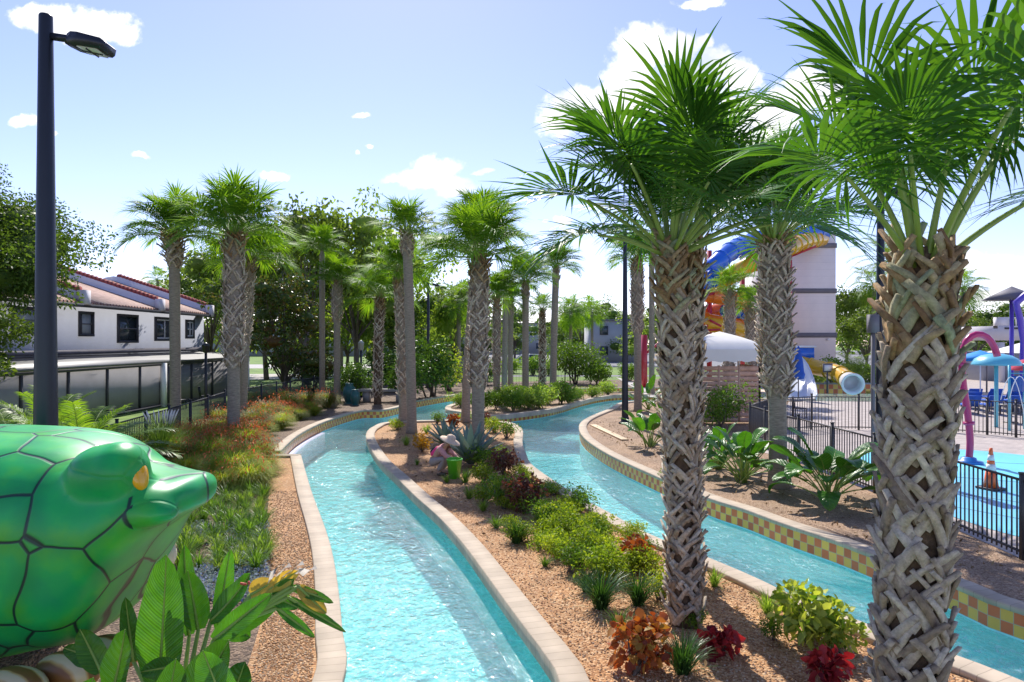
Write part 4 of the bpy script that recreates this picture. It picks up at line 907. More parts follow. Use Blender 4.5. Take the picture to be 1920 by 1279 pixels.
date_palm(1605, 46, 1.15, 'dark cycad like palm in front of the bright trees by the yellow slide', 30, .9, 5, DKF)
date_palm(1668, 46, 1.5, 'tall feather palm with grey green fronds beside the shaded lamp pole', 26, ZZ(490, 46), 6, DKF)

# right bank
BANO_MESH = []
def banana(x, y, label, leaves_, name='bird_of_paradise', z=0.0, sc=1.0):
    t = thing(name, label, 'plant', (x, y, z)); t.scale = (sc,) * 3; rg = np.random.default_rng(int(abs(x * 100 + y * 10)))
    for (az, el, Lp, Lb, wb, bd, tw, old) in leaves_:
        mb = MB(); paddle_leaf(mb, (rg.normal(0, .05), rg.normal(0, .05), 0), math.radians(az), math.radians(el), Lp, Lb, wb, bd, rg, twist=tw)
        mb.build('leaf', [BANO if old else BANL, PETIOLE], t, smooth=True)
    return t
def rnd_leaves(n, seed, Lp=.5, Lb=.6, wb=.26, lo=28):
    rg = np.random.default_rng(seed); return [(i * 137.5 + rg.normal(0, 15), 84 - (84 - lo) * ((i + .5) / n), Lp * rg.uniform(.7, 1.2), Lb * rg.uniform(.75, 1.15), wb * rg.uniform(.8, 1.15), rg.uniform(.5, 1.6), rg.normal(0, .25), False) for i in range(n)]
x, y = gp(1392, 905); banana(x, y, 'broad leaved bird of paradise clump left of the smooth palm foot on the right bank', rnd_leaves(30, 1, .8, .68, .36, 44))
x, y = gp(1345, 880); banana(x, y, 'broad leaved bird of paradise clump beside the lattice trunked palm, left of another clump', rnd_leaves(24, 5, .7, .62, .32, 44))
x, y = gp(1555, 945); banana(x, y, 'big broad leaved bird of paradise clump against the splash pad fence', rnd_leaves(32, 2, .9, .78, .42, 42))
x, y = gp(1218, 838); banana(x, y, 'broad leaved bird of paradise clump left of the lattice trunk near the lumber plank', rnd_leaves(16, 3, .7, .75, .34, 45))
x, y = gp(1240, 790); banana(x, y, 'broad leaved bird of paradise clump behind the lattice trunk by the slim palm', rnd_leaves(14, 4, .8, .8, .3, 35))
x, y = gp(1215, 768); banana(x, y, 'tall broad leaved clump behind the slim lamp post palm', rnd_leaves(14, 6, .9, .9, .34, 40))
shrub(1352, 805, bush_mesh('slat_bush', GREENL, 2400, .13, 2.3, 1.9, 140, .4, 3, 10, flower=(WHITEF, 60, .06)), 1.0, 'green shrub with small white flowers in front of the brown slatted cabana wall', 'flowering_shrub')
shrub(1400, 860, B_GRN, 1.2, 'low green shrub between the cabana shrub and the fence corner', 'shrub')
shrub(1260, 905, B_GRN, .7, 'small green plant at the coping behind the lattice trunk', 'green_weed', 'plant')
UG = 'green shrubs on the far island'
rg = np.random.default_rng(44)
labs = ['lime shrub at the left nose of the far island', 'green shrub behind the coping of the far island, left of the booted palm', 'lime shrub under the booted palm of the far island', 'green shrub under the close pair of smooth palms', 'lime shrub at the far island coping right of the booted palm', 'green shrub left of the dark crowned far island palm', 'lime shrub right at the foot of the dark crowned far island palm', 'green shrub behind the dark crowned far island palm', 'lime shrub at the coping between two far island palms', 'green shrub under the palm booted to the ground', 'lime shrub left of the tall smooth far island palm', 'green shrub right of the tall smooth far island palm', 'low lime shrub on the far island coping below the round bush', 'green shrub on the far island below the round bush', 'lime shrub at the right end of the far island left of the lamp post', 'low green shrub at the right end of the far island']
for (px, py), lab in zip([(862, 764), (905, 772), (930, 768), (950, 758), (962, 771), (975, 764), (992, 768), (1000, 752), (1012, 765), (1018, 748), (1028, 758), (1052, 757), (1068, 757), (1082, 750), (1110, 746), (1140, 741)], labs):
    shrub(px, py, [B_GREEN, B_GREEN2, B_GREEN2][int(rg.integers(3))], rg.uniform(.85, 1.35), lab, 'shrub', 'shrub', UG)
shrub(1078, 720, B_ROUND, 1.35, 'big round green bush beyond the far island left of the lamp post')
shrub(1120, 722, B_GREEN, 1.9, 'smaller bush touching the right of the big round bush')
shrub(806, 745, B_DARK, 1.5, 'dark green shrub right of the tallest slim palm, behind the curved wall')
shrub(842, 733, bush_mesh('young_tree', YELL, 1400, .17, 2.6, 2.8, 141, .5, 3, 9), 1.1, 'yellow green young tree behind the smooth higher crowned palm', 'young_tree', 'tree')
shrub(660, 752, B_DARK, .9, 'dark bluish shrub in front of the lantern post by the bench')
shrub(760, 752, B_DARK, 1.1, 'dark shrub right of the concrete bench')
shrub(735, 735, B_DARK, 1.2, 'dark shrub behind the concrete bench')
shrub(1180, 715, B_GREEN, 1.6, 'green shrub at the foot of the pale side path by the lamp post')
HG = 'shrubs along the far lawn'
for i, (px, py, sc, lab) in enumerate([(610, 712, 1.5, 'low shrub on the bright lawn behind the slim palm'), (665, 708, 1.6, 'low shrub on the bright lawn behind the lantern post'), (905, 722, 2.0, 'low shrub on the far bank behind the bushy island palm'), (960, 700, 2.2, 'hedge shrub below the white SUV'), (1000, 704, 2.0, 'hedge shrub in front of the white SUV bonnet end'), (1030, 704, 2.0, 'hedge shrub right of the white SUV'), (1560, 722, 2.2, 'bush below the yellow tube slide'), (1520, 724, 2.0, 'bush between the white slide and yellow tube'), (1625, 726, 1.8, 'bush right of the white tube mouth'), (1590, 718, 2.0, 'bush behind the yellow tube end')]):
    shrub(px, py, [B_GREEN, B_GREEN2][i % 2], sc, lab, 'shrub', 'shrub', HG)
# bird of paradise in front of the green head
NB = thing('bird_of_paradise', 'large glossy bird of paradise plant with torn yellowing leaves in front of the green head', 'plant', (A(330, 4.4), 4.4, .25))
rg = np.random.default_rng(77)
def lf(px, py, px2, py2, D, wb, bend=.3, tw=0., old=False, base=(330, 1420), Dd=0.0, lpf=.45):
    """leaf whose blade runs from pixel 1 to pixel 2 at depth D, petiole to the clump base"""
    b = np.array([A(base[0], D), D, ZZ(base[1], D)]); a = np.array([A(px, D), D + Dd * .5, ZZ(py, D)]); c = np.array([A(px2, D), D + Dd, ZZ(py2, D)]); o_ = np.array(NB.location)
    mb = MB(); mid = (b + a) / 2 + [0, 0, .03]; mb.tube([b - o_, mid - o_, a - o_], [.022, .018, .013], 6, 1)
    T = nrm(c - a); side = nrm(np.cross(T, np.array([math.sin(tw) * 1.0, -math.cos(tw), .25]))); nn_ = np.cross(side, T); K = 14; Lb = np.linalg.norm(c - a); arr = np.zeros((K + 1, 9, 3)); rib = []
    for k in range(K + 1):
        t = k / K; w = wb * .5 * (math.sin(PI * min(1, t * .93 + .05)) ** .55) * (1.1 - .3 * t); w = .003 if k == K else w; p = a + T * Lb * t - nn_ * bend * Lb * (t * t - t) * -1.0
        for j in range(9):
            q = -1 + j / 4; arr[k, j] = p + side * w * q + nn_ * (w * (.5 * abs(q) - .22 * q * q) + .008 * math.sin(11 * t + 3 * q) * abs(q)) - o_
        rib.append(p - nn_ * -.002 - o_)
    mb.grid(arr, 0, True); mb.tube(rib, np.linspace(.012, .003, K + 1), 5, 1); o = mb.build('leaf', [BANO if old else BANL, PETIOLE], NB, smooth=True); return o
lf(298, 1290, 312, 1040, 4.3, .30, .05, .1); lf(355, 1190, 345, 1022, 4.6, .15, .08, .9); lf(372, 1180, 352, 1070, 4.5, .2, .1, .3); lf(410, 1180, 432, 1030, 4.7, .13, .2, .6)
lf(395, 1165, 470, 1075, 4.5, .16, .25, -.5); lf(400, 1200, 510, 1112, 4.2, .14, .12, .2); lf(345, 1330, 430, 1200, 3.9, .26, .2, -.3); lf(300, 1400, 330, 1235, 3.9, .22, .1, .4)
lf(208, 1310, 235, 1180, 4.0, .2, .1, -.2); lf(190, 1260, 150, 1180, 4.2, .16, .25, .5); lf(185, 1240, 120, 1215, 4.3, .14, .3, .2); lf(250, 1240, 235, 1120, 4.6, .12, .1, .5)
lf(430, 1320, 460, 1240, 4.2, .2, .1, 0); lf(420, 1170, 470, 1195, 4.6, .16, .4, 0); lf(330, 1250, 265, 1260, 4.1, .14, .4, .2); lf(430, 1350, 380, 1220, 3.8, .22, .12, .2); lf(150, 1380, 175, 1270, 3.9, .2, .1, .1)
lf(430, 1190, 552, 1085, 4.4, .17, .2, .3, False); lf(505, 1115, 560, 1140, 4.4, .1, .35, .2, False, (430, 1190)); lf(540, 1120, 648, 1185, 4.4, .06, .3, .3, False, (430, 1190)); lf(520, 1140, 590, 1195, 4.4, .07, .25, .3, False, (430, 1190)); lf(545, 1100, 625, 1130, 4.4, .07, .3, 0, False, (430, 1190))
lf(470, 1115, 515, 1090, 4.4, .15, .1, .2, True, (430, 1190)); lf(505, 1105, 560, 1070, 4.4, .11, .2, .6, True, (430, 1190)); lf(560, 1100, 612, 1150, 4.4, .1, .3, .4, True, (430, 1190))
mb = MB(); o_ = NB.location
for k in range(6):
    a = (A(505 + 9 * k, 4.4), 4.4 + .02 * k, ZZ(1092 - 3 * k, 4.4)); b = (A(520 + 12 * k, 4.4), 4.36, ZZ(1062 + 4 * (k % 3), 4.4)); s = np.array([.025, .01, .02])
    mb.grid(np.array([[np.array(a) - o_ - s * .4, np.array(a) - o_ + s * .4], [np.array(b) - o_ - s, np.array(b) - o_ + s * [1, -1, 1]], [np.array(b) - o_ + [.05, 0, .03 + .02 * (k % 2)], np.array(b) - o_ + [.06, .01, .02]]]), 0)
mb.build('flower', leafmat('pale_bract', (.6, .5, .42), (.72, .66, .6), .35, .6, (1, .95, .9)), NB, smooth=True)
mb = MB()
for k in range(7):
    a = np.array([A(462 + 5 * k, 4.42), 4.42, ZZ(1096, 4.42)]); b = a + [random.uniform(-.04, .06), 0, random.uniform(-.03, .06)]; mb.bar(a - np.array(o_), b - np.array(o_), .012)
mb.build('seed_stalk', mat('red_bract', (.5, .08, .05), .6), NB)
# loose pebbles on the gravel close to the camera
def pebbles(name, n, poly, zz, m, label, seed, lo=.006, hi=.014, dmax=15):
    rg = np.random.default_rng(seed); poly = np.asarray(poly); lo_, hi_ = poly.min(0), np.minimum(poly.max(0), [99, dmax]); V = np.zeros((0, 2))
    while len(V) < n:
        q = rg.uniform(lo_[:2], hi_[:2], (n * 2, 2)); q = q[rg.uniform(0, 1, len(q)) < np.clip(7 / np.maximum(q[:, 1], 1), 0, 1) ** 2]; V = np.concatenate([V, q[inpoly(q[:, 0], q[:, 1], poly)]])
    V = V[:n]; r = rg.uniform(lo, hi, (n, 1)); a = rg.uniform(0, 6.28, n); K = 5; arr = np.zeros((n, 4, K + 1, 3))
    for j in range(K + 1):
        an = a + 2 * PI * j / K
        for k, (rr, z) in enumerate([(.7, -.25), (1, .25), (.75, .75), (0.02, .95)]):
            arr[:, k, j, 0] = V[:, 0] + np.cos(an) * r[:, 0] * rr; arr[:, k, j, 1] = V[:, 1] + np.sin(an) * r[:, 0] * rr * .8; arr[:, k, j, 2] = zz + z * r[:, 0]
    o = MB().grid(arr, 0).build(name, m, smooth=True); tag(o, label, 'gravel', None, 'stuff')
PEB = leafmat('pebble', (.42, .22, .1), (.66, .42, .23), 0.0, .8, None, (.72, .58, .42))
inset = lambda poly, k: [tuple(np.mean(poly, 0) + (np.array(q) - np.mean(poly, 0)) * k) for q in poly]
pebbles('gravel', 15000, inset(il, .965), 0.0, PEB, 'loose orange pebbles over the near part of the island', 1)
pebbles('gravel', 9000, [P(540, 870)[:2], P(590, 1000)[:2], P(592, 1100)[:2], P(585, 1279)[:2], (-1.75, 4.5), (-2.3, 4.5), P(470, 1279)[:2], P(505, 1120)[:2], P(512, 900)[:2]], .008, PEB, 'loose orange pebbles over the strip beside the left channel', 2)

# fallen leaves on the beds
LIT = leafmat('dry_leaf', (.16, .09, .045), (.42, .28, .15), .2, .8, (1, .9, .6), (.55, .42, .26))
def litter(n, poly, z, seed, label):
    rg = np.random.default_rng(seed); poly = np.asarray(poly); V = np.zeros((0, 2))
    while len(V) < n: q = rg.uniform(poly.min(0)[:2], poly.max(0)[:2], (n * 4, 2)); V = np.concatenate([V, q[inpoly(q[:, 0], q[:, 1], poly)]])
    base = np.concatenate([V[:n], rg.uniform(z + .004, z + .03, (n, 1))], 1)
    def f(r, k): v = nrm(r.normal(0, 1, (k, 3)) * [1, 1, .1]); return base, v
    o = MB().grid(leaves(n, f, .085, .4, seed, 3, .0, .02), 0).build('leaf_litter', LIT); tag(o, label, 'leaf litter', None, 'stuff')
litter(700, inset(il, .93), .006, 3, 'dry fallen leaves scattered over the island gravel')
litter(1500, [P(a, b)[:2] for a, b in [(1340, 915), (1560, 1000), (1900, 1100), (1900, 1060), (1640, 945), (1500, 880), (1400, 850), (1300, 790), (1120, 790), (1110, 812)]], .006, 4, 'dry leaves and bark bits over the mulch between the right coping and the fence')
litter(900, [P(a, b)[:2] for a, b in [(500, 870), (520, 1000), (500, 1140), (400, 1140), (420, 900)]], .008, 5, 'dry leaves between the tufts of the left bed')
# ---------------------------------------------------------------- materials
BLACK = mat('black_paint', (.012, .014, .024), .4, .1, 3); BRONZE = mat('dark_bronze', (.06, .055, .055), .45, .1, 3)
STUCCO = mat('pale_stucco', (.36, .38, .45), .9, .05, 1.2, .25, 90); STUCCOW = mat('white_stucco', (.68, .65, .68), .9, .04, .8, .2, 60)
TRIM = mat('dark_trim', (.045, .045, .055), .6, .1, 3); GREYTRIM = mat('grey_trim', (.16, .15, .17), .7, .1, 2)
GLASS = mat('dark_glass', (.05, .065, .075), .08, .3, .7, spec=.8); BLINDS = mat('window_blind', (.36, .39, .42), .5, .1, 3)
WHITEP = mat('white_paint', (.78, .78, .77), .5, .04, 2); SCREEN = mat('grey_screen', (.26, .25, .26), .9, .1, 1)
def tiles_mat(name, c1, c2):
    m, nt, N, L, out = newmat(name); tc = N('TexCoord'); w = N('TexWave', i_Scale=1.15, bands_direction='Y', wave_profile='SIN'); L(tc.outputs['Object'], w.inputs['Vector'])
    w2 = N('TexWave', i_Scale=.9, bands_direction='X', wave_profile='SAW'); L(tc.outputs['Object'], w2.inputs['Vector'])
    n = N('TexNoise', i_Scale=4.0, i_Detail=4.0); L(tc.outputs['Object'], n.inputs['Vector']); r = ramp(N, [(.3, c1), (.7, c2)]); L(n.outputs['Fac'], r.inputs[0])
    ad = N('Math', operation='ADD'); L(w.outputs['Fac'], ad.inputs[0]); L(w2.outputs['Fac'], ad.inputs[1]); bp = N('Bump', i_Strength=1.0, i_Distance=.12); L(ad.outputs[0], bp.inputs['Height'])
    b = N('BsdfPrincipled', i_Roughness=.8); L(r.outputs[0], b.inputs['Base Color']); L(bp.outputs[0], b.inputs['Normal']); L(b.outputs[0], out.inputs[0]); return m
RTILE = tiles_mat('roof_tile', (.3, .175, .14), (.5, .32, .26)); RCAP = mat('red_tile', (.32, .07, .06), .8, .25, 5)
PLAST = lambda n, c, r=.25: mat(n, c, r, .06, 1, coat=.4)
SBLUE = PLAST('blue_fibreglass', (.012, .13, .62)); SYEL = PLAST('yellow_fibreglass', (.75, .42, .015)); SORA = PLAST('orange_fibreglass', (.8, .2, .015)); SWHI = PLAST('white_fibreglass', (.78, .8, .83)); SRED = PLAST('red_steel', (.5, .015, .03), .4)
PINK = PLAST('pink_pipe', (.5, .02, .13), .3); CYAN = PLAST('cyan_plastic', (.12, .5, .66), .35); BLUEC = mat('blue_canvas', (.015, .09, .45), .8, .2, 4); CYANC = mat('bright_blue_canvas', (.02, .28, .75), .8, .15, 3); CANV = mat('cream_canvas', (.74, .72, .67), .85, .05, 1); WOODS = mat('brown_slat', (.55, .34, .24), .8, .2, 6)
PURP = PLAST('purple_plastic', (.10, .06, .5), .4); CONC = mat('grey_concrete', (.33, .32, .31), .9, .15, 2)
def lerp(a, b, t): return a + (b - a) * t

# ---------------------------------------------------------------- house on the left
h = thing('apartment_house', 'two storey pale stucco house with red tiled roof and a screened lanai', 'house', (-20.5, 15, 0)); hx, hy = -20.5, 15
Y0, Y1 = 12.0, 45.4
MB().box((-5.5, (Y0 + Y1) / 2 - hy, 2.55), (11, Y1 - Y0, 5.1)).build('wall', STUCCO, h)
PW = [31.9, 38.8, 45.2]
slabs = MB(); ys = [Y0] + PW
for a, b in zip(ys[:-1], ys[1:]):
    slabs.add([(.55, a + .18 - hy, 4.98), (.55, b - .18 - hy, 4.98), (-5.8, b - .18 - hy, 7.1), (-5.8, a + .18 - hy, 7.1), (.55, a + .18 - hy, 5.14), (.55, b - .18 - hy, 5.14), (-5.8, b - .18 - hy, 7.28), (-5.8, a + .18 - hy, 7.28)], [(0, 1, 2, 3), (4, 7, 6, 5), (0, 4, 5, 1), (1, 5, 6, 2), (3, 2, 6, 7), (0, 3, 7, 4)])
    slabs.add([(-5.8, a + .18 - hy, 7.28), (-5.8, b - .18 - hy, 7.28), (-11.2, b - .18 - hy, 5.2), (-11.2, a + .18 - hy, 5.2)], [(0, 1, 2, 3)])
slabs.build('roof', RTILE, h)
gut = MB(); gut.box((.6, (Y0 + 45) / 2 - hy, 4.95), (.14, 45 - Y0, .16)); gut.build('gutter', TRIM, h)
for k, yv in enumerate(PW):
    pr = MB(); prof = [(.62, 4.9), (.62, 5.55), (.3, 5.62), (-5.3, 7.5), (-5.8, 7.58), (-6.3, 7.5), (-11.3, 5.5), (-11.3, 4.9)]
    n = len(prof); V = [(x, yv - .17 - hy, z) for x, z in prof] + [(x, yv + .17 - hy, z) for x, z in prof]
    pr.add(V, [tuple(range(n)), tuple(range(n, 2 * n))[::-1]] + [(i, n + i, n + (i + 1) % n, (i + 1) % n) for i in range(n)]); g = pr.build('parapet', STUCCOW, h)
    cap = MB()
    for i in range(26):
        t = i / 26; x0, x1 = lerp(.3, -5.6, t), lerp(.3, -5.6, t + 1 / 26); z0, z1 = lerp(5.66, 7.6, t), lerp(5.66, 7.6, t + 1 / 26)
        cap.tube([(x0, yv - hy, z0 + .02), (x1, yv - hy, z1 - .02)], [.19, .15], 8)
    cap.build('cap_tile', RCAP, g)
    MB().box((.5, yv - hy, 5.3), (.34, .5, .75)).build('pilaster', STUCCOW, g)
for i, (ya, yb, za, zb, kind) in enumerate([(27.9, 29.6, 3.6, 4.75, 0), (32.25, 33.35, 3.52, 4.72, 0), (35.4, 37.3, 3.2, 4.72, 1), (39.1, 41.3, 3.3, 4.7, 2), (42.8, 43.9, 3.45, 4.65, 3)]):
    w = MB(); yc, zc = (ya + yb) / 2 - hy, (za + zb) / 2; fw = .13
    for yy_ in (ya + fw / 2, yb - fw / 2): w.box((.05, yy_ - hy, zc), (.12, fw, zb - za))
    for zz in (za + fw / 2, zb - fw / 2): w.box((.053, yc, zz), (.126, yb - ya - .002, fw))
    f = w.build('window', TRIM, h)
    MB().box((.012, yc, zc), (.02, yb - ya - .2, zb - za - .2)).build('pane', BLINDS if kind == 0 else GLASS, f)
    s = MB(); fr_m = WHITEP if kind >= 2 else GREYTRIM
    if kind in (0, 1, 3): s.box((.045, yc, zc), (.05, yb - ya - .26, .06))
    if kind in (2, 3): s.box((.048, yc, zc), (.05, .07, zb - za - .26))
    if kind >= 2:
        for zz in (za + .17, zb - .17): s.box((.046, yc, zz), (.05, yb - ya - .26, .07))
        for q in (ya + .17, yb - .17): s.box((.044, q - hy, zc), (.05, .07, zb - za - .26))
    s.build('sash', fr_m, f)
ln = MB(); ln.add([(.0, 12.2 - hy, 2.62), (.0, 45.3 - hy, 2.62), (3.1, 45.3 - hy, 2.3), (3.1, 12.2 - hy, 2.3), (.0, 12.2 - hy, 2.54), (.0, 45.3 - hy, 2.54), (3.1, 45.3 - hy, 2.2), (3.1, 12.2 - hy, 2.2)], [(0, 3, 2, 1), (4, 5, 6, 7), (3, 7, 6, 2), (2, 6, 5, 1), (0, 4, 7, 3), (0, 1, 5, 4)])
ln.build('awning', mat('awning_metal', (.12, .12, .12), .5, .12, 1), h)
MB().box((.06, (Y0 + Y1) / 2 - hy, 2.78), (.1, Y1 - Y0 - .1, .22)).build('fascia', GREYTRIM, h)
fr = MB()
for k in range(13):
    yv = 14 + k * 2.6; fr.box((2.95, yv - hy, 1.1), (.09, .09, 2.2))
fr.box((2.95, 29 - hy, 2.13), (.1, 32, .12)); fr.box((2.95, 29 - hy, .06), (.1, 32, .12)); fr.build('lanai_frame', TRIM, h)
sc_ = MB(); sc_.box((2.9, 29 - hy, 1.1), (.012, 31.8, 2.0)); sc_.build('screen', SCREEN, h)
for yv in (34.2, 45.0): MB().box((3.05, yv - hy, 1.1), (.2, .28, 2.19)).build('pillar', WHITEP, h)
d = MB(); d.box((2.93, 35.3 - hy, 1.0), (.05, .95, 2.0)).build('door', TRIM, h)
for i, (x, y) in enumerate([(-16.2, 33.2), (-16.0, 35.6)]):
    t = thing('patio_chair', ['black metal patio chair left of the pair outside the lanai', 'black metal patio chair right of the pair outside the lanai'][i], 'chair', (x, y, 0), 1.2 + i, 'patio chairs by the lanai')
    MB().box((0, 0, .43), (.5, .5, .04)).build('seat', BLACK, t); b = MB(); [b.bar((-.22 + .11 * k, .24, .45), (-.22 + .11 * k, .3, .92), .025) for k in range(5)]; b.bar((-.25, .3, .92), (.25, .3, .92), .03); b.build('backrest', BLACK, t)
    for sx_ in (-.22, .22):
        for sy_ in (-.22, .22): MB().bar((sx_, sy_, 0), (sx_, sy_, .43), .03).build('leg', BLACK, t)

# ---------------------------------------------------------------- far buildings
def building(x, y, w, d, hh, label, m, gable=0, rows=2, cols=3, rz=0, roofm=None):
    t = thing('building', label, 'building', (x, y, 0), rz); MB().box((0, 0, hh / 2), (w, d, hh)).build('wall', m, t)
    r = MB()
    if gable: r.add([(-w / 2 - .4, -d / 2 - .4, hh), (w / 2 + .4, -d / 2 - .4, hh), (w / 2 + .4, d / 2 + .4, hh), (-w / 2 - .4, d / 2 + .4, hh), (0, -d / 2 - .4, hh + gable), (0, d / 2 + .4, hh + gable)], [(0, 1, 4), (1, 2, 5, 4), (2, 3, 5), (3, 0, 4, 5), (0, 3, 2, 1)])
    else: r.box((0, 0, hh + .15), (w + .3, d + .3, .3))
    r.build('roof', roofm or GREYTRIM, t)
    for i in range(rows):
        for j in range(cols):
            cx_, cz = -w / 2 + w * (j + .5) / cols, hh * (i + .55) / rows; f = MB(); f.box((cx_, -d / 2 - .03, cz), (1.3, .1, 1.4)).build('window', TRIM, t).name
            MB().box((cx_, -d / 2 - .06, cz), (1.08, .08, 1.18)).build('pane', GLASS, t)
    return t
FARW = mat('far_wall', (.4, .41, .42), .9, .08, .4)
building(A(822, 92), 96, 12, 10, 7.0, 'grey gabled apartment building beyond the dark trees left of the bushy palm', mat('far_wall_grey', (.33, .34, .36), .9, .08, .4), 2.6, 2, 3)
building(A(1158, 106), 112, 8, 10, 6.4, 'pale windowed building right of the distant lamp post', FARW, 0, 2, 2)
building(A(1045, 170), 175, 42, 12, 7.5, 'long grey building behind the distant parking lot', FARW, 0, 2, 9)
building(A(560, 150), 156, 60, 12, 6, 'long low building behind the far road at the left', FARW, 1.5, 1, 10)

# ---------------------------------------------------------------- slide tower and tubes
TD = 60.0; tx0, tx1 = A(1436, TD), A(1567, TD); tw = tx1 - tx0
t = thing('slide_tower', 'pinkish white slide tower with three dark bands', 'tower', ((tx0 + tx1) / 2, TD, 0))
MB().box((0, 3.5, 6.4), (tw, 7, 12.8)).build('wall', mat('tower_stucco', (.84, .75, .72), .9, .05, .7, .15, 40), t)
for zc in (ZZ(460.5, TD), ZZ(545.5, TD), ZZ(628.5, TD)): MB().box((0, 3.5, zc), (tw + .16, 7.16, .42)).build('band', GREYTRIM, t)
jn = MB()
for k in range(22): jn.box((0, -.004, .6 + k * .6), (tw - .02, .01, .012))
jn.build('block_joint', mat('joint_pink', (.68, .61, .64), .9), t)
MB().box((A(1508, TD) - (tx0 + tx1) / 2, -.03, ZZ(668, TD)), (1.55, .1, 1.5)).build('door', TRIM, t)
MB().box((A(1552, TD) - (tx0 + tx1) / 2, -.08, ZZ(637, TD)), (.2, .16, .14)).build('wall_lamp', WHITEP, t)
rl = MB(); [rl.box((-tw / 2 + .1 + k * (tw - .2) / 8, .1, 13.3), (.05, .05, 1.0)) for k in range(9)]; rl.box((0, .1, 13.8), (tw, .06, .06)); rl.build('railing', GREYTRIM, t)
def tubeslide(label, pts, r, m, n=14, rings=1.4, flm=None, mouth=None, name='tube_slide'):
    p = catmull([(A(x, d), d, ZZ(y, d)) for x, y, d in pts], .3); t = thing(name, label, 'water slide', tuple(p[-1])); q = p - p[-1]
    tb = MB().tube(q, r, n, 0, False); s = np.concatenate([[0], np.cumsum(np.linalg.norm(np.diff(q, axis=0), axis=1))]); fl = tb; k = rings
    while k < s[-1]:
        i = int(np.searchsorted(s, k)); i = min(max(i, 1), len(q) - 1); d_ = nrm(q[i] - q[i - 1]); fl.tube([q[i] - d_ * .05, q[i] + d_ * .05], r + .07, n, 0); k += rings
    tb.build('tube', [m], t)
    fl.build('flange', flm or m, t) if 0 else None
    if mouth:
        d_ = nrm(q[-1] - q[-3]); mb = MB(); mb.lathe([(r * 1.02, -1.1), (r * 1.05, -.3), (r * 1.22, .0), (r * 1.24, .05), (r * 1.16, .07), (r * .95, .02), (r * .9, -.3), (r * .9, -1.6), (0, -1.62)], 24); o = mb.build('mouth', mouth, t, smooth=True); o.rotation_euler = Vector(d_).to_track_quat('Z', 'Y').to_euler()
    return t
tubeslide('blue tube slide leaving the top of the tower and curling left', [(1545, 436, 60), (1485, 441, 57), (1440, 446, 55), (1398, 458, 53), (1366, 474, 51), (1340, 498, 50), (1318, 516, 51), (1304, 524, 54), (1312, 530, 57)], .68, SBLUE, rings=1.2)
tubeslide('open blue tube elbow at the left of the slides, just above the orange tube', [(1268, 520, 55), (1290, 526, 52), (1318, 526, 50), (1338, 522, 49)], .66, SBLUE)
tubeslide('yellow tube slide leaving the tower below the blue tube', [(1540, 448, 60), (1510, 452, 57), (1475, 465, 54), (1440, 480, 53), (1405, 497, 53), (1372, 517, 54), (1345, 532, 55), (1318, 544, 57)], .66, SYEL, rings=1.3)
hel = lambda y0, turns, r0, ph: [(1352 + r0 * math.cos(ph + 2 * PI * turns * k / 24), y0 + k * turns * 50 / 24, 56 + r0 / 22 * math.sin(ph + 2 * PI * turns * k / 24)) for k in range(25)]
tubeslide('orange spiralling tube slide below the yellow tube', hel(548, 1.35, 46, 3.6), .62, SORA)
tubeslide('lower yellow spiralling tube slide above the white cabana roof', hel(578, 1.3, 50, .5), .62, SYEL)
tubeslide('small blue tube ring behind the palms above the cabana', [(1388, 588, 58), (1376, 582, 56), (1362, 584, 55)], .6, SBLUE)
t = thing('steel_tower', 'red steel frame carrying the spiralling tube slides', 'steel frame', (A(1340, 57), 57, 0))
for px, D, yt in [(1208, 48, 628), (1330, 57, 470), (1480, 56, 470), (1300, 53, 515), (1392, 59, 520)]: MB().tube([(A(px, D) - A(1340, 57), D - 57, -.1), (A(px, D) - A(1340, 57), D - 57, ZZ(yt, D))], .22, 10).build('post', SRED, t)
for (xa, ya, xb, yb, D) in [(1315, 556, 1350, 548, 53.5), (1315, 610, 1352, 612, 53.5), (1480, 482, 1530, 462, 56), (1310, 542, 1345, 535, 51), (1208, 665, 1240, 640, 48), (1310, 620, 1350, 618, 53), (1330, 600, 1352, 612, 53.2)]: MB().bar((A(xa, D) - A(1340, 57), D - 57, ZZ(ya, D)), (A(xb, D) - A(1340, 57), D - 57, ZZ(yb, D)), .16).build('brace', SRED, t)
tubeslide('yellow tube slide with a white flared mouth ending over the slide pool', [(1470, 672, 47), (1510, 684, 46), (1545, 692, 45), (1568, 699, 43.5), (1584, 709, 42), (1599, 720, 40)], .52, SYEL, mouth=SWHI, rings=1.6)
sg = MB(); o = None
t = thing('warning_sign', 'small dark notice board on the side of the yellow tube slide', 'sign', (A(1552, 43), 43, 0)); MB().box((0, 0, ZZ(690, 43)), (.6, .06, .55)).build('board', GREYTRIM, t); MB().box((0, -.04, ZZ(690, 43)), (.46, .02, .36)).build('notice', WHITEP, t); MB().box((0, .06, ZZ(690, 43) / 2), (.08, .06, ZZ(690, 43))).build('post', GREYTRIM, t)
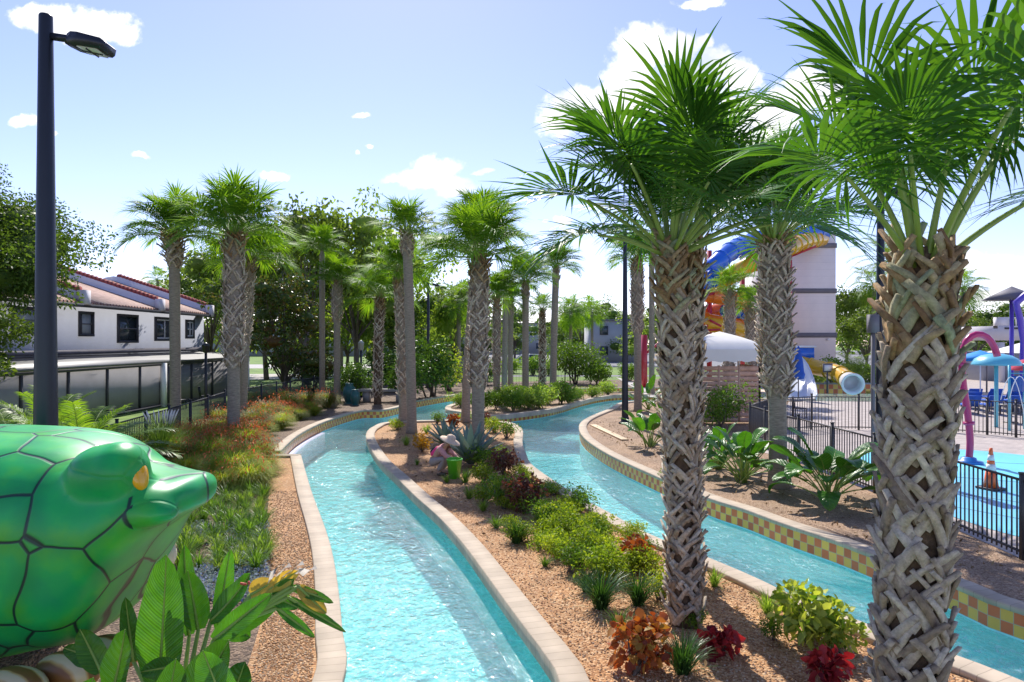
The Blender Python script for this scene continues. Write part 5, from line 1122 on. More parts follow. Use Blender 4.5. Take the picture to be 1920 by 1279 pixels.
# white open slide
p = catmull([(A(1466, 46), 46, ZZ(668, 46)), (A(1485, 45), 45, ZZ(690, 45)), (A(1495, 43), 43, ZZ(715, 43)), (A(1500, 40.5), 40.5, ZZ(738, 40.5)), (A(1500, 38.8), 38.8, -.1)], .3)
t = thing('open_slide', 'white open chute slide running into the pool behind the closed blue umbrella', 'water slide', tuple(p[-1])); q = p - p[-1]; g = np.zeros((len(q), 15, 3))
for k in range(len(q)):
    R_ = 1.0
    for j in range(15):
        a = PI * (1 + j / 14); g[k, j] = q[k] + np.array([R_ * math.cos(a), 0, .35 + R_ * math.sin(a)])
MB().grid(g, 0).build('chute', SWHI, t, smooth=True); m_ = t.children[0].modifiers.new('thick', 'SOLIDIFY'); m_.thickness = .08
MB().box((A(1490, 47) - p[-1][0], 47 - p[-1][1], ZZ(664, 47) - p[-1][2]), (2.0, 1.6, .9)).build('start_box', SBLUE, t); MB().box((A(1490, 47) - p[-1][0], 47 - p[-1][1], ZZ(650, 47) - p[-1][2]), (2.2, 1.8, .12)).build('start_cover', SWHI, t); MB().tube([(A(1482, 47) - p[-1][0], 47.2 - p[-1][1], -p[-1][2]), (A(1482, 47) - p[-1][0], 47.2 - p[-1][1], ZZ(668, 47) - p[-1][2])], .18, 10).build('post', SWHI, t)
pw = MB(); L_ = 9.2; pw.add([(0, 0, 0), (L_, 0, 0), (L_, 0, .62), (0, 0, .62)], [(0, 1, 2, 3)], 0, [[(0, 0), (L_ / .3, 0), (L_ / .3, 2), (0, 2)]]); pw.add([(0, 0, .62), (L_, 0, .62), (L_, .4, .62), (0, .4, .62), (0, -.03, .62), (L_, -.03, .62), (0, -.03, .7), (L_, -.03, .7), (0, .4, .7), (L_, .4, .7)], [(4, 5, 7, 6), (6, 7, 9, 8)], 1)
o = pw.build('pool_back_wall', [TILE, CONC], None, False, (16.6, 44.2, -.12)); tag(o, 'low checker tiled back wall of the slide pool below the bushes', 'pool wall')
# closed umbrella
x, y = A(1497, 38), 38
t = thing('closed_umbrella', 'closed blue umbrella standing before the white open slide', 'umbrella', (x, y, 0)); MB().tube([(0, 0, 0), (0, 0, 3.0)], .035, 8).build('pole', GREYTRIM, t); MB().lathe([(.04, 1.15), (.3, 1.2), (.36, 1.45), (.3, 1.6), (.24, 2.2), (.1, 2.9), (.0, 3.05)], 10).build('canopy', BLUEC, t); MB().lathe([(.3, 0), (.3, .07), (.06, .1)], 14).build('base', CONC, t)
# ---------------------------------------------------------------- cabana
CD = 27.0; cx0, cx1 = A(1309, CD), A(1425, CD); cw = cx1 - cx0; zb, zt = ZZ(680, CD) + .0, ZZ(655, CD)
t = thing('cabana', 'white canvas roofed cabana with brown slatted walls', 'cabana', ((cx0 + cx1) / 2, CD + cw / 2, 0)); hw = cw / 2
rf = MB(); K = 6; rings = []
for k in range(K + 1):
    f = k / K; s = (1 - f) * (hw + .25); z = zt + (.72) * (f ** .62); rings.append([(s * math.copysign(min(1, abs(math.cos(a)) * 1.42), math.cos(a)), s * math.copysign(min(1, abs(math.sin(a)) * 1.42), math.sin(a)), z) for a in [2 * PI * i / 24 + PI / 24 for i in range(24)]])
arr = np.array([[r + [r[0]] for r in rings]])[0]; rf.grid(arr, 0); rf.build('roof', CANV, t)
val = MB(); top = rings[0] + [rings[0][0]]; dense = []
for i in range(24):
    for j in range(4):
        a = np.array(top[i]); b = np.array(top[i + 1]); dense.append(a + (b - a) * j / 4)
dense = np.array(dense + [dense[0]]); lowr = dense.copy(); lowr[:, 2] = zb + .07 * np.abs(np.sin(np.arange(len(dense)) * .8)); val.grid(np.stack([dense, lowr])[None], 0); val.build('valance', CANV, t)
for sx_ in (-1, 1):
    for sy_ in (-1, 1): MB().box((sx_ * (hw - .05), sy_ * (hw - .05), zt / 2), (.1, .1, zt)).build('post', WHITEP, t)
ztop = ZZ(690, CD)
for nm_, (ax, ay, bx, by) in {'front': (-hw, -hw, hw, -hw), 'side': (hw, -hw, hw, hw), 'side2': (-hw, -hw, -hw, hw)}.items():
    s = MB(); nS = 11
    for k in range(nS):
        z = .18 + k * (ztop - .2) / (nS - 1); s.bar((ax, ay, z), (bx, by, z), .035, (ztop - .2) / (nS - 1) * .86)
    s.build('slat_panel', WOODS, t)
    uu = MB()
    for k in range(4): f = k / 3; uu.box((lerp(ax, bx, f) * .985, lerp(ay, by, f) * .985, ztop / 2 + .1), (.08, .08, ztop)); 
    uu.build('stud', WHITEP if nm_ == 'x' else WOODS, t)
MB().box((0, .4, .35), (cw * .7, .8, .5)).build('daybed', BLUEC, t)

# ---------------------------------------------------------------- lamp posts
def lamp(px, D, ztop, r0, r1, label, armdir=1, head=True, zb=0.0):
    t = thing('lamp_post', label, 'lamp post', (A(px, D), D, zb)); hgt = ztop - zb
    MB().lathe([(r0, 0), (r0, .01), (r0 * .995, .3), (r1, hgt - .02), (r1 * .9, hgt), (0, hgt)], 18).build('pole', BLACK, t, smooth=False)
    MB().lathe([(r0 * 1.9, 0), (r0 * 1.9, .06), (r0 * 1.25, .1), (r0 * 1.2, .25), (r0, .28)], 18).build('base', BLACK, t)
    if head:
        z = hgt - .28; s = armdir; MB().bar((s * r1, 0, z + .02), (s * .34, 0, z - .02), .07).build('arm', BLACK, t)
        hd = MB(); M_ = Matrix.Rotation(s * .2, 3, 'Y'); prof = [(.28, .055, .06), (.36, .12, .075), (.46, .15, .075), (.74, .15, .06), (.78, .13, .035)]; V = []
        for x_, w_, h_ in prof: V += [tuple(M_ @ Vector((s * x_, sy_ * w_, dz))) for sy_, dz in ((-1, -h_), (1, -h_), (1, h_), (-1, h_))]
        hd.add([(a, b, c + z + .03) for a, b, c in V], [tuple(range(4)), tuple(range(16, 20))] + [(k * 4 + i, k * 4 + (i + 1) % 4, k * 4 + 4 + (i + 1) % 4, k * 4 + 4 + i) for k in range(4) for i in range(4)]); ho = hd.build('lamp_head', BLACK, t)
        lens = MB(); lens.box(tuple(M_ @ Vector((s * .59, 0, -.075)) + Vector((0, 0, z + .03))), (.24, .24, .02), M=M_); lens.build('lens', mat('lamp_lens', (.6, .62, .55), .3), ho); 
        dv = MB(); dv.box(tuple(M_ @ Vector((s * .59, 0, -.09)) + Vector((0, 0, z + .03))), (.25, .012, .016), M=M_); dv.box(tuple(M_ @ Vector((s * .59, 0, -.0905)) + Vector((0, 0, z + .03))), (.012, .25, .017), M=M_); dv.build('lens_divider', BLACK, ho)
    return t
lamp(86, 8.2, ZZ(28, 8.2), .15, .075, 'tall black lamp post nearest the camera at the left edge', 1)
lamp(1172, 27.2, ZZ(432, 27.2), .135, .075, 'tall black lamp post on the right bank near the lumber plank', -1)
lamp(803, 48, ZZ(525, 48), .13, .08, 'black lamp post far behind the tallest slim palm', 1)
l4 = lamp(1651, 17.2, ZZ(335, 17.2), .115, .085, 'dark lamp post beside the huge near palm, its top hidden in fronds', 1)
MB().box((-.2, -.02, ZZ(607, 17.2)), (.22, .2, .46)).build('junction_box', GREYTRIM, l4); MB().tube([(-.2, -.02, ZZ(620, 17.2)), (-.2, -.02, .02)], .05, 8).build('conduit', GREYTRIM, l4)
lamp(1692, 40, ZZ(486, 40), .09, .06, 'thin dark lamp pole far behind the huge near palm', 1)
t = thing('lantern_post', 'slim black lantern post by the fence in front of the lanai', 'lamp post', (A(386, 27), 27, 0)); MB().tube([(0, 0, 0), (0, 0, ZZ(660, 27))], [.07, .05], 10).build('pole', BLACK, t); MB().lathe([(.06, 0), (.13, .05), (.15, .28), (.17, .3), (.02, .42)], 10, (0, 0, ZZ(662, 27))).build('lantern', BLACK, t)
t = thing('lantern_post', 'slim dark lantern post between the topmost booted palm and the crooked palm', 'lamp post', (A(677, 40), 40, 0)); MB().tube([(0, 0, 0), (0, 0, ZZ(655, 40))], [.08, .06], 10).build('pole', BLACK, t); MB().lathe([(.06, 0), (.15, .06), (.17, .4), (.2, .43), (.02, .6)], 10, (0, 0, ZZ(657, 40))).build('lantern', mat('lantern_glass', (.4, .42, .4), .3), t)

# ---------------------------------------------------------------- fences
def fence(label, pts, hgt=1.22, sp=.115, pw=.018, post=1.85, m=BLACK, group=None, spear=False):
    pts = [Vector((a, b, 0)) for a, b in pts]; t = thing('iron_fence', label, 'fence', tuple(pts[0]), group=group); o_ = pts[0]; rails = MB(); pk = MB(); posts = []
    for a, b in zip(pts[:-1], pts[1:]):
        L_ = (b - a).length; d_ = (b - a) / L_; a_, b_ = a - o_, b - o_; n = Vector((-d_.y, d_.x, 0))
        for z in (hgt - .02, .12): rails.bar(a_ + Vector((0, 0, z)), b_ + Vector((0, 0, z)), .032)
        rails.bar(a_ + Vector((0, 0, hgt - .17)), b_ + Vector((0, 0, hgt - .17)), .025) if spear else None
        k = int(L_ / sp); [pk.bar(a_ + d_ * (i * L_ / k) + Vector((0, 0, .05)), a_ + d_ * (i * L_ / k) + Vector((0, 0, hgt - .02)), pw) for i in range(1, k)]
        k = max(1, round(L_ / post)); posts += [a_ + d_ * (i * L_ / k) for i in range(k)]
    posts.append(pts[-1] - o_); [pk.V.append(v) for v in []]; b0 = pk.n; pk.V += rails.V; pk.n += rails.n; pk.F += [tuple(i + b0 for i in f) for f in rails.F]; pk.M += rails.M; pk.UV += rails.UV; pk.build('fence_panel', m, t)
    for q in posts:
        po = MB().box((q.x, q.y, (hgt + .08) / 2), (.06, .06, hgt + .08)); po.box((q.x, q.y, hgt + .09), (.075, .075, .022)); po.build('post', m, t)
    return t
fence('black iron fence along the left garden from the date palms to behind the magnolia', [(-9.3, 9.0), (-9.9, 15.7), (-10.7, 21.3), (-11.4, 25.6), (-11.9, 28.3), (-11.7, 36), (-11.3, 41), (-7, 46), (0, 50.5), (6, 52)], 1.2)
fence('bronze fence between the right bank plants and the splash pad', [(10.0, 3.0), (8.6, 6.3), P(1917, 1050)[:2], P(1640, 925)[:2], P(1497, 868)[:2], P(1467, 858)[:2]], 1.22, m=BRONZE, post=2.2)
gx = P(1467, 858)[:2]; gy = P(1406, 830)[:2]; gz = P(1440, 812)[:2]
fence('short dark fence return at the corner by the smooth palm foot', [gx, gy, gz], 1.22, .10, .02, m=BRONZE, post=1.6)
fence('bronze fence across the deck in front of the slide pool', [gz, P(1522, 806)[:2], P(1610, 807)[:2], P(1700, 809)[:2]], 1.25, m=BRONZE, post=1.7)
fence('bronze fence behind the traffic cone and the pink pipe arch', [P(1740, 806)[:2], P(1790, 812)[:2], P(1851, 816)[:2], P(1905, 821)[:2], P(2060, 833)[:2]], 1.22, m=BRONZE, post=2.0)

# ---------------------------------------------------------------- splash pad and pool side things
x, y = gp(1858, 919)
t = thing('traffic_cone', 'orange traffic cone with two white bands on the blue splash pad', 'traffic cone', (x, y, .022)); OR = PLAST('cone_orange', (.95, .15, .03), .45)
cone = lambda z: .15 - .12 * (z - .05) / .86
MB().lathe([(cone(.05), .05), (cone(.42), .42)], 20).lathe([(cone(.56), .56), (cone(.64), .64)], 20).lathe([(cone(.76), .76), (cone(.91), .91), (0, .915)], 20).build('cone_body', OR, t)
for a, b in ((.42, .56), (.64, .76)): MB().lathe([(cone(a) + .002, a), (cone(b) + .002, b)], 20).build('white_band', WHITEP, t)
bevel(MB().box((0, 0, .026), (.42, .42, .05), .3).build('base', BLACK, t), .012)
D = 18.4; pth = catmull([(A(px, D), D, ZZ(py, D)) for px, py in [(1816, 869), (1819, 830), (1815, 780), (1806, 720), (1804, 672), (1812, 640), (1830, 627), (1850, 632), (1864, 650), (1870, 668)]], .15); pth[0][2] = .02
t = thing('water_arch', 'pink curved pipe arch with a blue foot on the splash pad', 'spray arch', (pth[0][0], D, .02)); q = pth - pth[0]; MB().tube(q, .088, 14).build('pipe', PINK, t, smooth=True)
MB().lathe([(.34, 0), (.34, .05), (.2, .07), (.18, .14), (.12, .16)], 18).build('foot', PLAST('foot_blue', (.02, .2, .6), .4), t)
for k in (6, int(len(q) * .55)): d_ = nrm(q[k + 1] - q[k]); MB().tube([q[k] - d_ * .04, q[k] + d_ * .04], .14, 14).build('collar', PINK, t)
def mushroom(px, py, D, r, m, label, zoff=0):
    t = thing('splash_umbrella', label, 'splash umbrella', (A(px, D), D, .015)); z = ZZ(py, D); MB().tube([(0, 0, 0), (0, 0, z - .1)], .07, 10).build('pole', CYAN, t); MB().lathe([(r, -.42), (r * .99, -.36), (r * .86, -.18), (r * .6, -.05), (r * .25, .02), (0, .04)], 22, (0, 0, z)).build('dome', m, t, smooth=True); return t
mushroom(1868, 665, 26, .82, CYAN, 'cyan dome shaped splash umbrella behind the pink pipe arch')
mushroom(1925, 676, 28, .6, PLAST('red_dome', (.6, .05, .07), .35), 'red dome shaped splash umbrella at the right edge')
x, D = A(1838, 34), 34
t = thing('open_umbrella', 'open bright blue umbrella left of the cyan dome', 'umbrella', (x, D, .015)); MB().tube([(0, 0, 0), (0, 0, 2.75)], .03, 8).build('pole', WHITEP, t); MB().lathe([(1.15, 2.3), (.6, 2.62), (.02, 2.82)], 8).build('canopy', CYANC, t)
for k, (px, D, z) in enumerate([(1908, 25, 2.0), (1936, 25.5, 2.05)]):
    t = thing('tipping_bucket', ['blue tipping bucket under the red dome splash umbrella', 'second blue tipping bucket at the very right edge'][k], 'bucket', (A(px, D), D, .015)); MB().tube([(-.3, 0, 0), (-.3, 0, z + .4)], .05, 8).build('pole', CYAN, t); MB().lathe([(0, 0), (.22, 0), (.3, .5), (.32, .5), (.31, .54), (.28, .5), (.2, .04)], 16, (0, 0, z - .55)).build('bucket', SBLUE, t); MB().bar((-.3, 0, z + .1), (.35, 0, z + .1), .04).build('axle', CYAN, t)
# blue sun loungers on the far deck
lg = thing('sun_lounger', '', 'sun lounger', (0, 0, .015))
fr_ = MB(); [fr_.bar((-.3 * s, -.9, .33), (-.3 * s, .35, .33), .04) for s in (-1, 1)]; fr_.bar((-.3, -.9, .33), (.3, -.9, .33), .04); fr_.build('frame', BRONZE, lg); MB().box((0, -.3, .37), (.58, 1.25, .05)).build('seat', BLUEC, lg); MB().box((0, .56, .6), (.58, .7, .05), M=Matrix.Rotation(.8, 3, 'X')).build('backrest', BLUEC, lg)
for sx_, sy_ in ((-.28, -.85), (.28, -.85), (-.28, .35), (.28, .35)): MB().box((sx_, sy_, .165), (.04, .04, .33)).build('leg', BRONZE, lg)
for i in range(16):
    c = lg if i == 0 else copy_tree(lg); D = 31 + 2.2 * (i // 6); c.location = (A(1815, D) + (i % 6) * 1.0 + .1 * (i // 6), D, .015); c.rotation_euler = (0, 0, 2.9 + random.uniform(-.15, .15)); c['group'] = 'blue sun loungers on the far deck'; c['label'] = 'blue sun lounger on the deck behind the fence at the right edge'
def tableset(px, D, label, rz):
    t = thing('patio_table', label, 'table', (A(px, D), D, .015), rz); MB().lathe([(.0, .7), (.45, .7), (.46, .72), (.45, .74), (0, .74)], 18).build('tabletop', BRONZE, t); MB().tube([(0, 0, .02), (0, 0, .7)], .04, 8).build('pedestal', BRONZE, t); MB().lathe([(.26, 0), (.26, .03), (.05, .05)], 14).build('base', BRONZE, t)
tableset(1895, 27.5, 'dark round patio table just behind the right hand fence', 0); tableset(1486, 29.5, 'dark round patio table behind the smooth palm foot by the deck fence', 0)
pc = thing('patio_chair', 'dark patio chair beside the round table by the smooth palm foot', 'chair', (A(1500, 29), 29, .015), 1.0); MB().box((0, 0, .43), (.48, .48, .03)).build('seat', BRONZE, pc); b = MB(); [b.bar((-.2 + .1 * k, .23, .44), (-.2 + .1 * k, .3, .9), .02) for k in range(5)]; b.bar((-.23, .3, .9), (.23, .3, .9), .03); b.build('backrest', BRONZE, pc)
for sx_ in (-.21, .21):
    for sy_ in (-.21, .21): MB().bar((sx_, sy_, 0), (sx_, sy_, .43), .025).build('leg', BRONZE, pc)
c = copy_tree(pc); c.location = (A(1905, 27), 27, .015); c.rotation_euler.z = -.6; c['label'] = 'dark patio chair beside the round table at the right edge'
# balcony building and purple play frame
t = thing('balcony_building', 'white building with a railed balcony at the right edge', 'building', (A(1855, 55), 55, 0)); W_ = 14
MB().box((W_ / 2, 4, 1.2), (W_ - 1, 5, 2.4)).build('wall', STUCCO, t); MB().box((W_ / 2, 2.5, ZZ(625, 55)), (W_, 7, 1.15)).build('balcony', STUCCOW, t); MB().box((W_ / 2 + .3, -1.02, ZZ(616, 55)), (W_ - .4, .05, .14)).build('trim', TRIM, t)
r_ = MB(); [r_.box((1.5 + .16 * k, -.9, ZZ(605, 55)), (.05, .05, .85)) for k in range(76)]; r_.box((W_ / 2, -.9, ZZ(596.5, 55)), (W_, .08, .08)); r_.build('railing', WHITEP, t); MB().box((.45, -.7, ZZ(606, 55)), (.9, .5, .9)).build('parapet', STUCCOW, t)
for k in range(3): MB().box((.4 + k * 6, -.7, 1.6), (.4, .4, 3.2)).build('pillar', STUCCOW, t)
t = thing('play_frame', 'purple angular play structure frame with a dark roof at the right edge', 'play structure', (A(1925, 34), 34, .015)); D = 34; X_ = lambda px: A(px, D) - A(1925, D)
MB().tube([(X_(1950), 0, ZZ(530, D)), (X_(1905), 0, ZZ(569, D)), (X_(1913), 0, ZZ(600, D)), (X_(1917), 0, ZZ(640, D)), (X_(1930), .6, .0)], [.17, .17, .15, .1, .08], 8).build('purple_frame', PURP, t); MB().tube([(X_(1990), 0, ZZ(569, D)), (X_(1950), 0, ZZ(530, D))], .17, 8).build('purple_frame', PURP, t); MB().tube([(X_(1985), 0, .0), (X_(1985), 0, ZZ(569, D))], .17, 8).build('post', PURP, t); MB().lathe([(1.35, 0), (.5, .45), (0, .7)], 8, (X_(1930), 1.2, ZZ(560, D))).build('roof', GREYTRIM, t); MB().tube([(X_(1930), 1.2, 0), (X_(1930), 1.2, ZZ(560, D))], .1, 8).build('post', PURP, t)
t = thing('shade_tent', 'cream canvas shade tent at the right edge below the balcony', 'tent', (A(1925, 42), 42, .015)); D = 42; MB().add([(-1.5, -1.5, ZZ(662, D)), (1.5, -1.5, ZZ(662, D)), (1.5, 1.5, ZZ(662, D)), (-1.5, 1.5, ZZ(662, D)), (0, 0, ZZ(640, D))], [(0, 1, 4), (1, 2, 4), (2, 3, 4), (3, 0, 4)]).build('canopy', CANV, t)
for a, b in ((-1.45, -1.45), (1.45, -1.45), (-1.45, 1.45), (1.45, 1.45)): MB().box((a, b, ZZ(662, 42) / 2), (.07, .07, ZZ(662, 42))).build('post', GREYTRIM, t)
JET = mat('water_jet', (.8, .88, .92), .2, .05, 5)
for k, (px, D) in enumerate([(1902, 22.5), (1918, 23)]):
    q = [(A(px, D) + .9 * u - .45, D, .02 + 2.1 * (1 - (1.6 * u - .6) ** 2) + .0) for u in np.linspace(.0, 1, 12)]; o = MB().tube(np.array(q) - np.array(q[0]), .012, 6).build('water_jet', JET, loc=q[0]); tag(o, ['thin arc of water left of two on the splash pad at the right edge', 'thin arc of water right of two on the splash pad at the right edge'][k], 'water jet')

# ---------------------------------------------------------------- small things by the river
a, b = P(1112, 797, .03), P(1172, 825, .03); d_ = Vector(b) - Vector(a); o = bevel(MB().box((0, 0, 0), (.25, d_.length, .045)).build('lumber_plank', mat('fresh_lumber', (.62, .46, .28), .7, .15, (6)), loc=((a[0] + b[0]) / 2, (a[1] + b[1]) / 2, .03)), .004); o.rotation_euler.z = math.atan2(-d_.x, d_.y); tag(o, 'pale lumber plank lying on the mulch near the lamp post', 'plank')
x, y = gp(712, 756); t = thing('concrete_bench', 'long low grey concrete bench behind the curved tile wall', 'bench', (x, y + 1.0, 0)); bevel(MB().box((0, 0, .62), (3.3, .7, .13)).build('seat', CONC, t), .02); MB().box((-.9, 0, .28), (.35, .5, .56)).build('leg', CONC, t); MB().box((.9, 0, .28), (.35, .5, .56)).build('leg', CONC, t)
for k, (px, py, s) in enumerate([(655, 757, 1.0), (666, 760, .75)]):
    x, y = gp(px, py); t = thing('garden_urn', ['tall teal garden urn left of the concrete bench', 'smaller teal garden urn left of the concrete bench'][k], 'urn', (x, y, 0)); t.scale = (s,) * 3; TE = mat('teal_glaze', (.02, .11, .11), .3, .2, 3); MB().lathe([(.16, 0), (.2, .05), (.34, .5), (.3, .85), (.18, 1.0), (.24, 1.08), (.2, 1.08), (.14, .95)], 18).build('urn_body', TE, t, smooth=True); MB().lathe([(.24, 0), (.24, .05), (.15, .07)], 18).build('foot', TE, t)
x, y = gp(852, 897); BX, BY = x, y
t = thing('garden_bucket', 'bright green plastic bucket beside the crouching person', 'bucket', (x, y, 0)); MB().lathe([(0, .012), (.125, .0), (.13, .0), (.185, .44), (.2, .445), (.2, .47), (.175, .47), (.122, .03), (0, .03)], 22).build('bucket_body', PLAST('lime_plastic', (.1, .55, .02), .4), t, smooth=False); MB().tube([(.19 * math.cos(u), .03, .44 + .19 * math.sin(u) * .35) for u in np.linspace(0, PI, 9)], .008, 6).build('handle', PLAST('lime_plastic_dark', (.08, .45, .02), .4), t)

# ---------------------------------------------------------------- person
def skin(name, V, E, R_, m, parent, sub=2, root=0):
    me = bpy.data.meshes.new(name); me.from_pydata(V, E, []); o = bpy.data.objects.new(name, me); COL.objects.link(o); o.parent = parent; me.materials.append(m)
    sk = o.modifiers.new('skin', 'SKIN'); sk.use_smooth_shade = True
    for i, r in enumerate(R_): me.skin_vertices[0].data[i].radius = r if isinstance(r, tuple) else (r, r); me.skin_vertices[0].data[i].use_root = i == root
    s = o.modifiers.new('sub', 'SUBSURF'); s.levels = s.render_levels = sub; return o
SKINM = mat('skin', (.5, .3, .21), .5, .08, 8); SHIRT = mat('pink_shirt', (.62, .3, .3), .85, .12, 9); VESTP = mat('hot_pink_vest', (.85, .04, .19), .7, .08, 6); VESTB = mat('black_vest', (.03, .025, .03), .8); TROU = mat('grey_trousers', (.36, .31, .28), .9, .12, 8); STRAW = mat('straw_hat', (.66, .5, .37), .85, .12, 20); SHOE = mat('work_shoe', (.1, .07, .05), .7); HAIRM = mat('dark_hair', (.03, .02, .015), .6)
x, y = gp(832, 890)
pr = thing('person', 'person in straw hat, pink shirt and pink vest crouching over the green bucket', 'person', (x, y, 0), -.25)
V = [(-.27, 0, .34), (-.2, 0, .5), (-.06, 0, .66), (.04, 0, .735), (.09, 0, .775), (.15, 0, .81), (.17, 0, .86)]; E = [(0, 1), (1, 2), (2, 3), (3, 4), (4, 5), (5, 6)]; R_ = [(.15, .12), (.14, .11), (.15, .11), .07, .055, .09, .075]
for s in (-1, 1):
    b = len(V); V += [(-.25, s * .1, .32), (.1, s * .17, .43), (-.1, s * .14, .1), (-.08, s * .14, .05), (.1, s * .16, .03)]; E += [(0, b), (b, b + 1), (b + 1, b + 2), (b + 2, b + 3), (b + 3, b + 4)]; R_ += [.095, .066, .045, .045, .035]
    b = len(V); V += [(-.02, s * .18, .665), (.15, s * .23, .49), (.32, s * .13, .41), (.385, s * .11, .375)]; E += [(2, b), (b, b + 1), (b + 1, b + 2), (b + 2, b + 3)]; R_ += [.06, .045, .032, .034]
    for f in range(5):
        c = len(V); fo = (f - 2) * .02; L1 = (.05, .062, .068, .06, .045)[f]
        if f == 0: V += [(.385, s * .11 - s * .045, .385), (.415, s * .11 - s * .06, .36)]
        else: V += [(.385 + L1 * .75, s * .11 + s * fo * .9, .355), (.385 + L1 * 1.15, s * .11 + s * fo, .31)]
        E += [(b + 3, c), (c, c + 1)]; R_ += [.010, .008]
skin('body', V, E, R_, SKINM, pr)
V = [(-.25, 0, .39), (-.19, 0, .51), (-.06, 0, .665), (.03, 0, .73)]; E = [(0, 1), (1, 2), (2, 3)]; R_ = [(.16, .13), (.16, .13), (.17, .13), .085]
for s in (-1, 1): b = len(V); V += [(-.02, s * .185, .665), (.15, s * .235, .49), (.3, s * .142, .42)]; E += [(2, b), (b, b + 1), (b + 1, b + 2)]; R_ += [.078, .06, .045]
skin('shirt', V, E, R_, SHIRT, pr)
V = [(-.27, 0, .34), (-.24, 0, .40)]; E = [(0, 1)]; R_ = [(.165, .14), (.15, .12)]
for s in (-1, 1): b = len(V); V += [(-.25, s * .1, .32), (.1, s * .17, .43), (-.09, s * .14, .11)]; E += [(0, b), (b, b + 1), (b + 1, b + 2)]; R_ += [.115, .085, .062]
skin('trousers', V, E, R_, TROU, pr)
skin('vest', [(-.285, 0, .43), (-.215, 0, .54), (-.08, 0, .685)], [(0, 1), (1, 2)], [(.165, .12), (.17, .12), (.165, .11)], VESTP, pr); skin('vest_panel', [(-.31, 0, .47), (-.24, 0, .575), (-.13, 0, .69)], [(0, 1), (1, 2)], [(.125, .1), (.14, .1), (.13, .09)], VESTB, pr)
for s in (-1, 1): skin('shoe', [(-.13, s * .14, .04), (-.02, s * .15, .04), (.11, s * .165, .035)], [(0, 1), (1, 2)], [.045, .045, .036], SHOE, pr)
ht = MB().lathe([(.27, -.03), (.255, -.005), (.12, .02), (.115, .09), (.08, .125), (0, .135)], 22).build('hat', STRAW, pr, smooth=True); ht.location = (.175, 0, .86); ht.rotation_euler = (0, .42, 0); m_ = ht.modifiers.new('thick', 'SOLIDIFY'); m_.thickness = .008
MB().ellipsoid((.13, 0, .835), (.095, .09, .085)).build('hair', HAIRM, pr, smooth=True)
fc = MB(); fc.ellipsoid((.245, 0, .795), (.022, .016, .02), 8, 6); fc.build('nose', SKINM, pr, smooth=True)
for s in (-1, 1): MB().ellipsoid((.232, s * .035, .822), (.012, .015, .009), 8, 6).build('eye', HAIRM, pr)

# ---------------------------------------------------------------- cars
def car(x, y, rz, m, label, suv=True, group='cars in the distant parking lot'):
    t = thing('parked_car', label, 'car', (x, y, .01), rz, group); hh = 1.0 if suv else .92
    prof = [(-2.3, .45), (-2.32, .75), (-2.2, hh), (2.25, hh - .02), (2.35, .7), (2.3, .4)] if suv else [(-2.25, .42), (-2.3, .8), (-1.5, hh), (1.2, hh - .04), (2.2, .78), (2.28, .4)]
    mb = MB(); n = len(prof); Vv = [(a, -.92, z) for a, z in prof] + [(a, .92, z) for a, z in prof]; mb.add(Vv, [tuple(range(n))[::-1], tuple(range(n, 2 * n))] + [(i, (i + 1) % n, n + (i + 1) % n, n + i) for i in range(n)]); bevel(mb.build('body', m, t), .08, 3)
    top = [(-2.1, hh), (-1.85, 1.62), (.35, 1.66), (1.25, hh - .02)] if suv else [(-1.5, hh), (-.75, 1.4), (.4, 1.42), (1.25, hh - .04)]; mb = MB(); Vv = [(a, -.86 + .14 * (z > 1.2), z) for a, z in top] + [(a, .86 - .14 * (z > 1.2), z) for a, z in top]; mb.add(Vv, [(3, 2, 1, 0), (4, 5, 6, 7), (0, 1, 5, 4), (1, 2, 6, 5), (2, 3, 7, 6)]); bevel(mb.build('window', GLASS, t), .05, 2)
    MB().box((lerp(top[1][0], top[2][0], .5), 0, top[1][1] + .02), (top[2][0] - top[1][0] + .1, 1.4, .07)).build('roof', m, t)
    pl = MB(); [pl.bar((a, s * .86, hh - .02), (b, s * .735, top[1][1] + .01), .08) for s in (-1, 1) for a, b in ((top[0][0], top[1][0]), (top[3][0], top[2][0]), (-.4, -.42))]; pl.build('pillar', m, t)
    for wx in (-1.42, 1.42):
        for s in (-1, 1): w = MB().tube([(wx, s * .72, .34), (wx, s * .95, .34)], .34, 18).build('wheel', BLACK, t); MB().tube([(wx, s * .9, .34), (wx, s * .965, .34)], .2, 12).build('rim', WHITEP, w)
    MB().box((2.31, .6, .72), (.06, .36, .14)).build('headlight', WHITEP, t); MB().box((2.31, -.6, .72), (.06, .36, .14)).build('headlight', WHITEP, t)
CW = PLAST('white_car_paint', (.75, .76, .78), .2); CS = PLAST('silver_car_paint', (.5, .52, .54), .25)
car(A(984, 84), 84, PI + .1, CW, 'white SUV parked between the thin palms of the far island'); car(A(1099, 125), 125, .3, CW, 'white SUV further away, left of a pale sedan', True); car(A(1131, 122), 122, .1, CS, 'pale sedan beside the distant white SUV', False); car(A(1098, 140), 141, 1.2, CS, 'distant silver car behind the further white SUV', False)
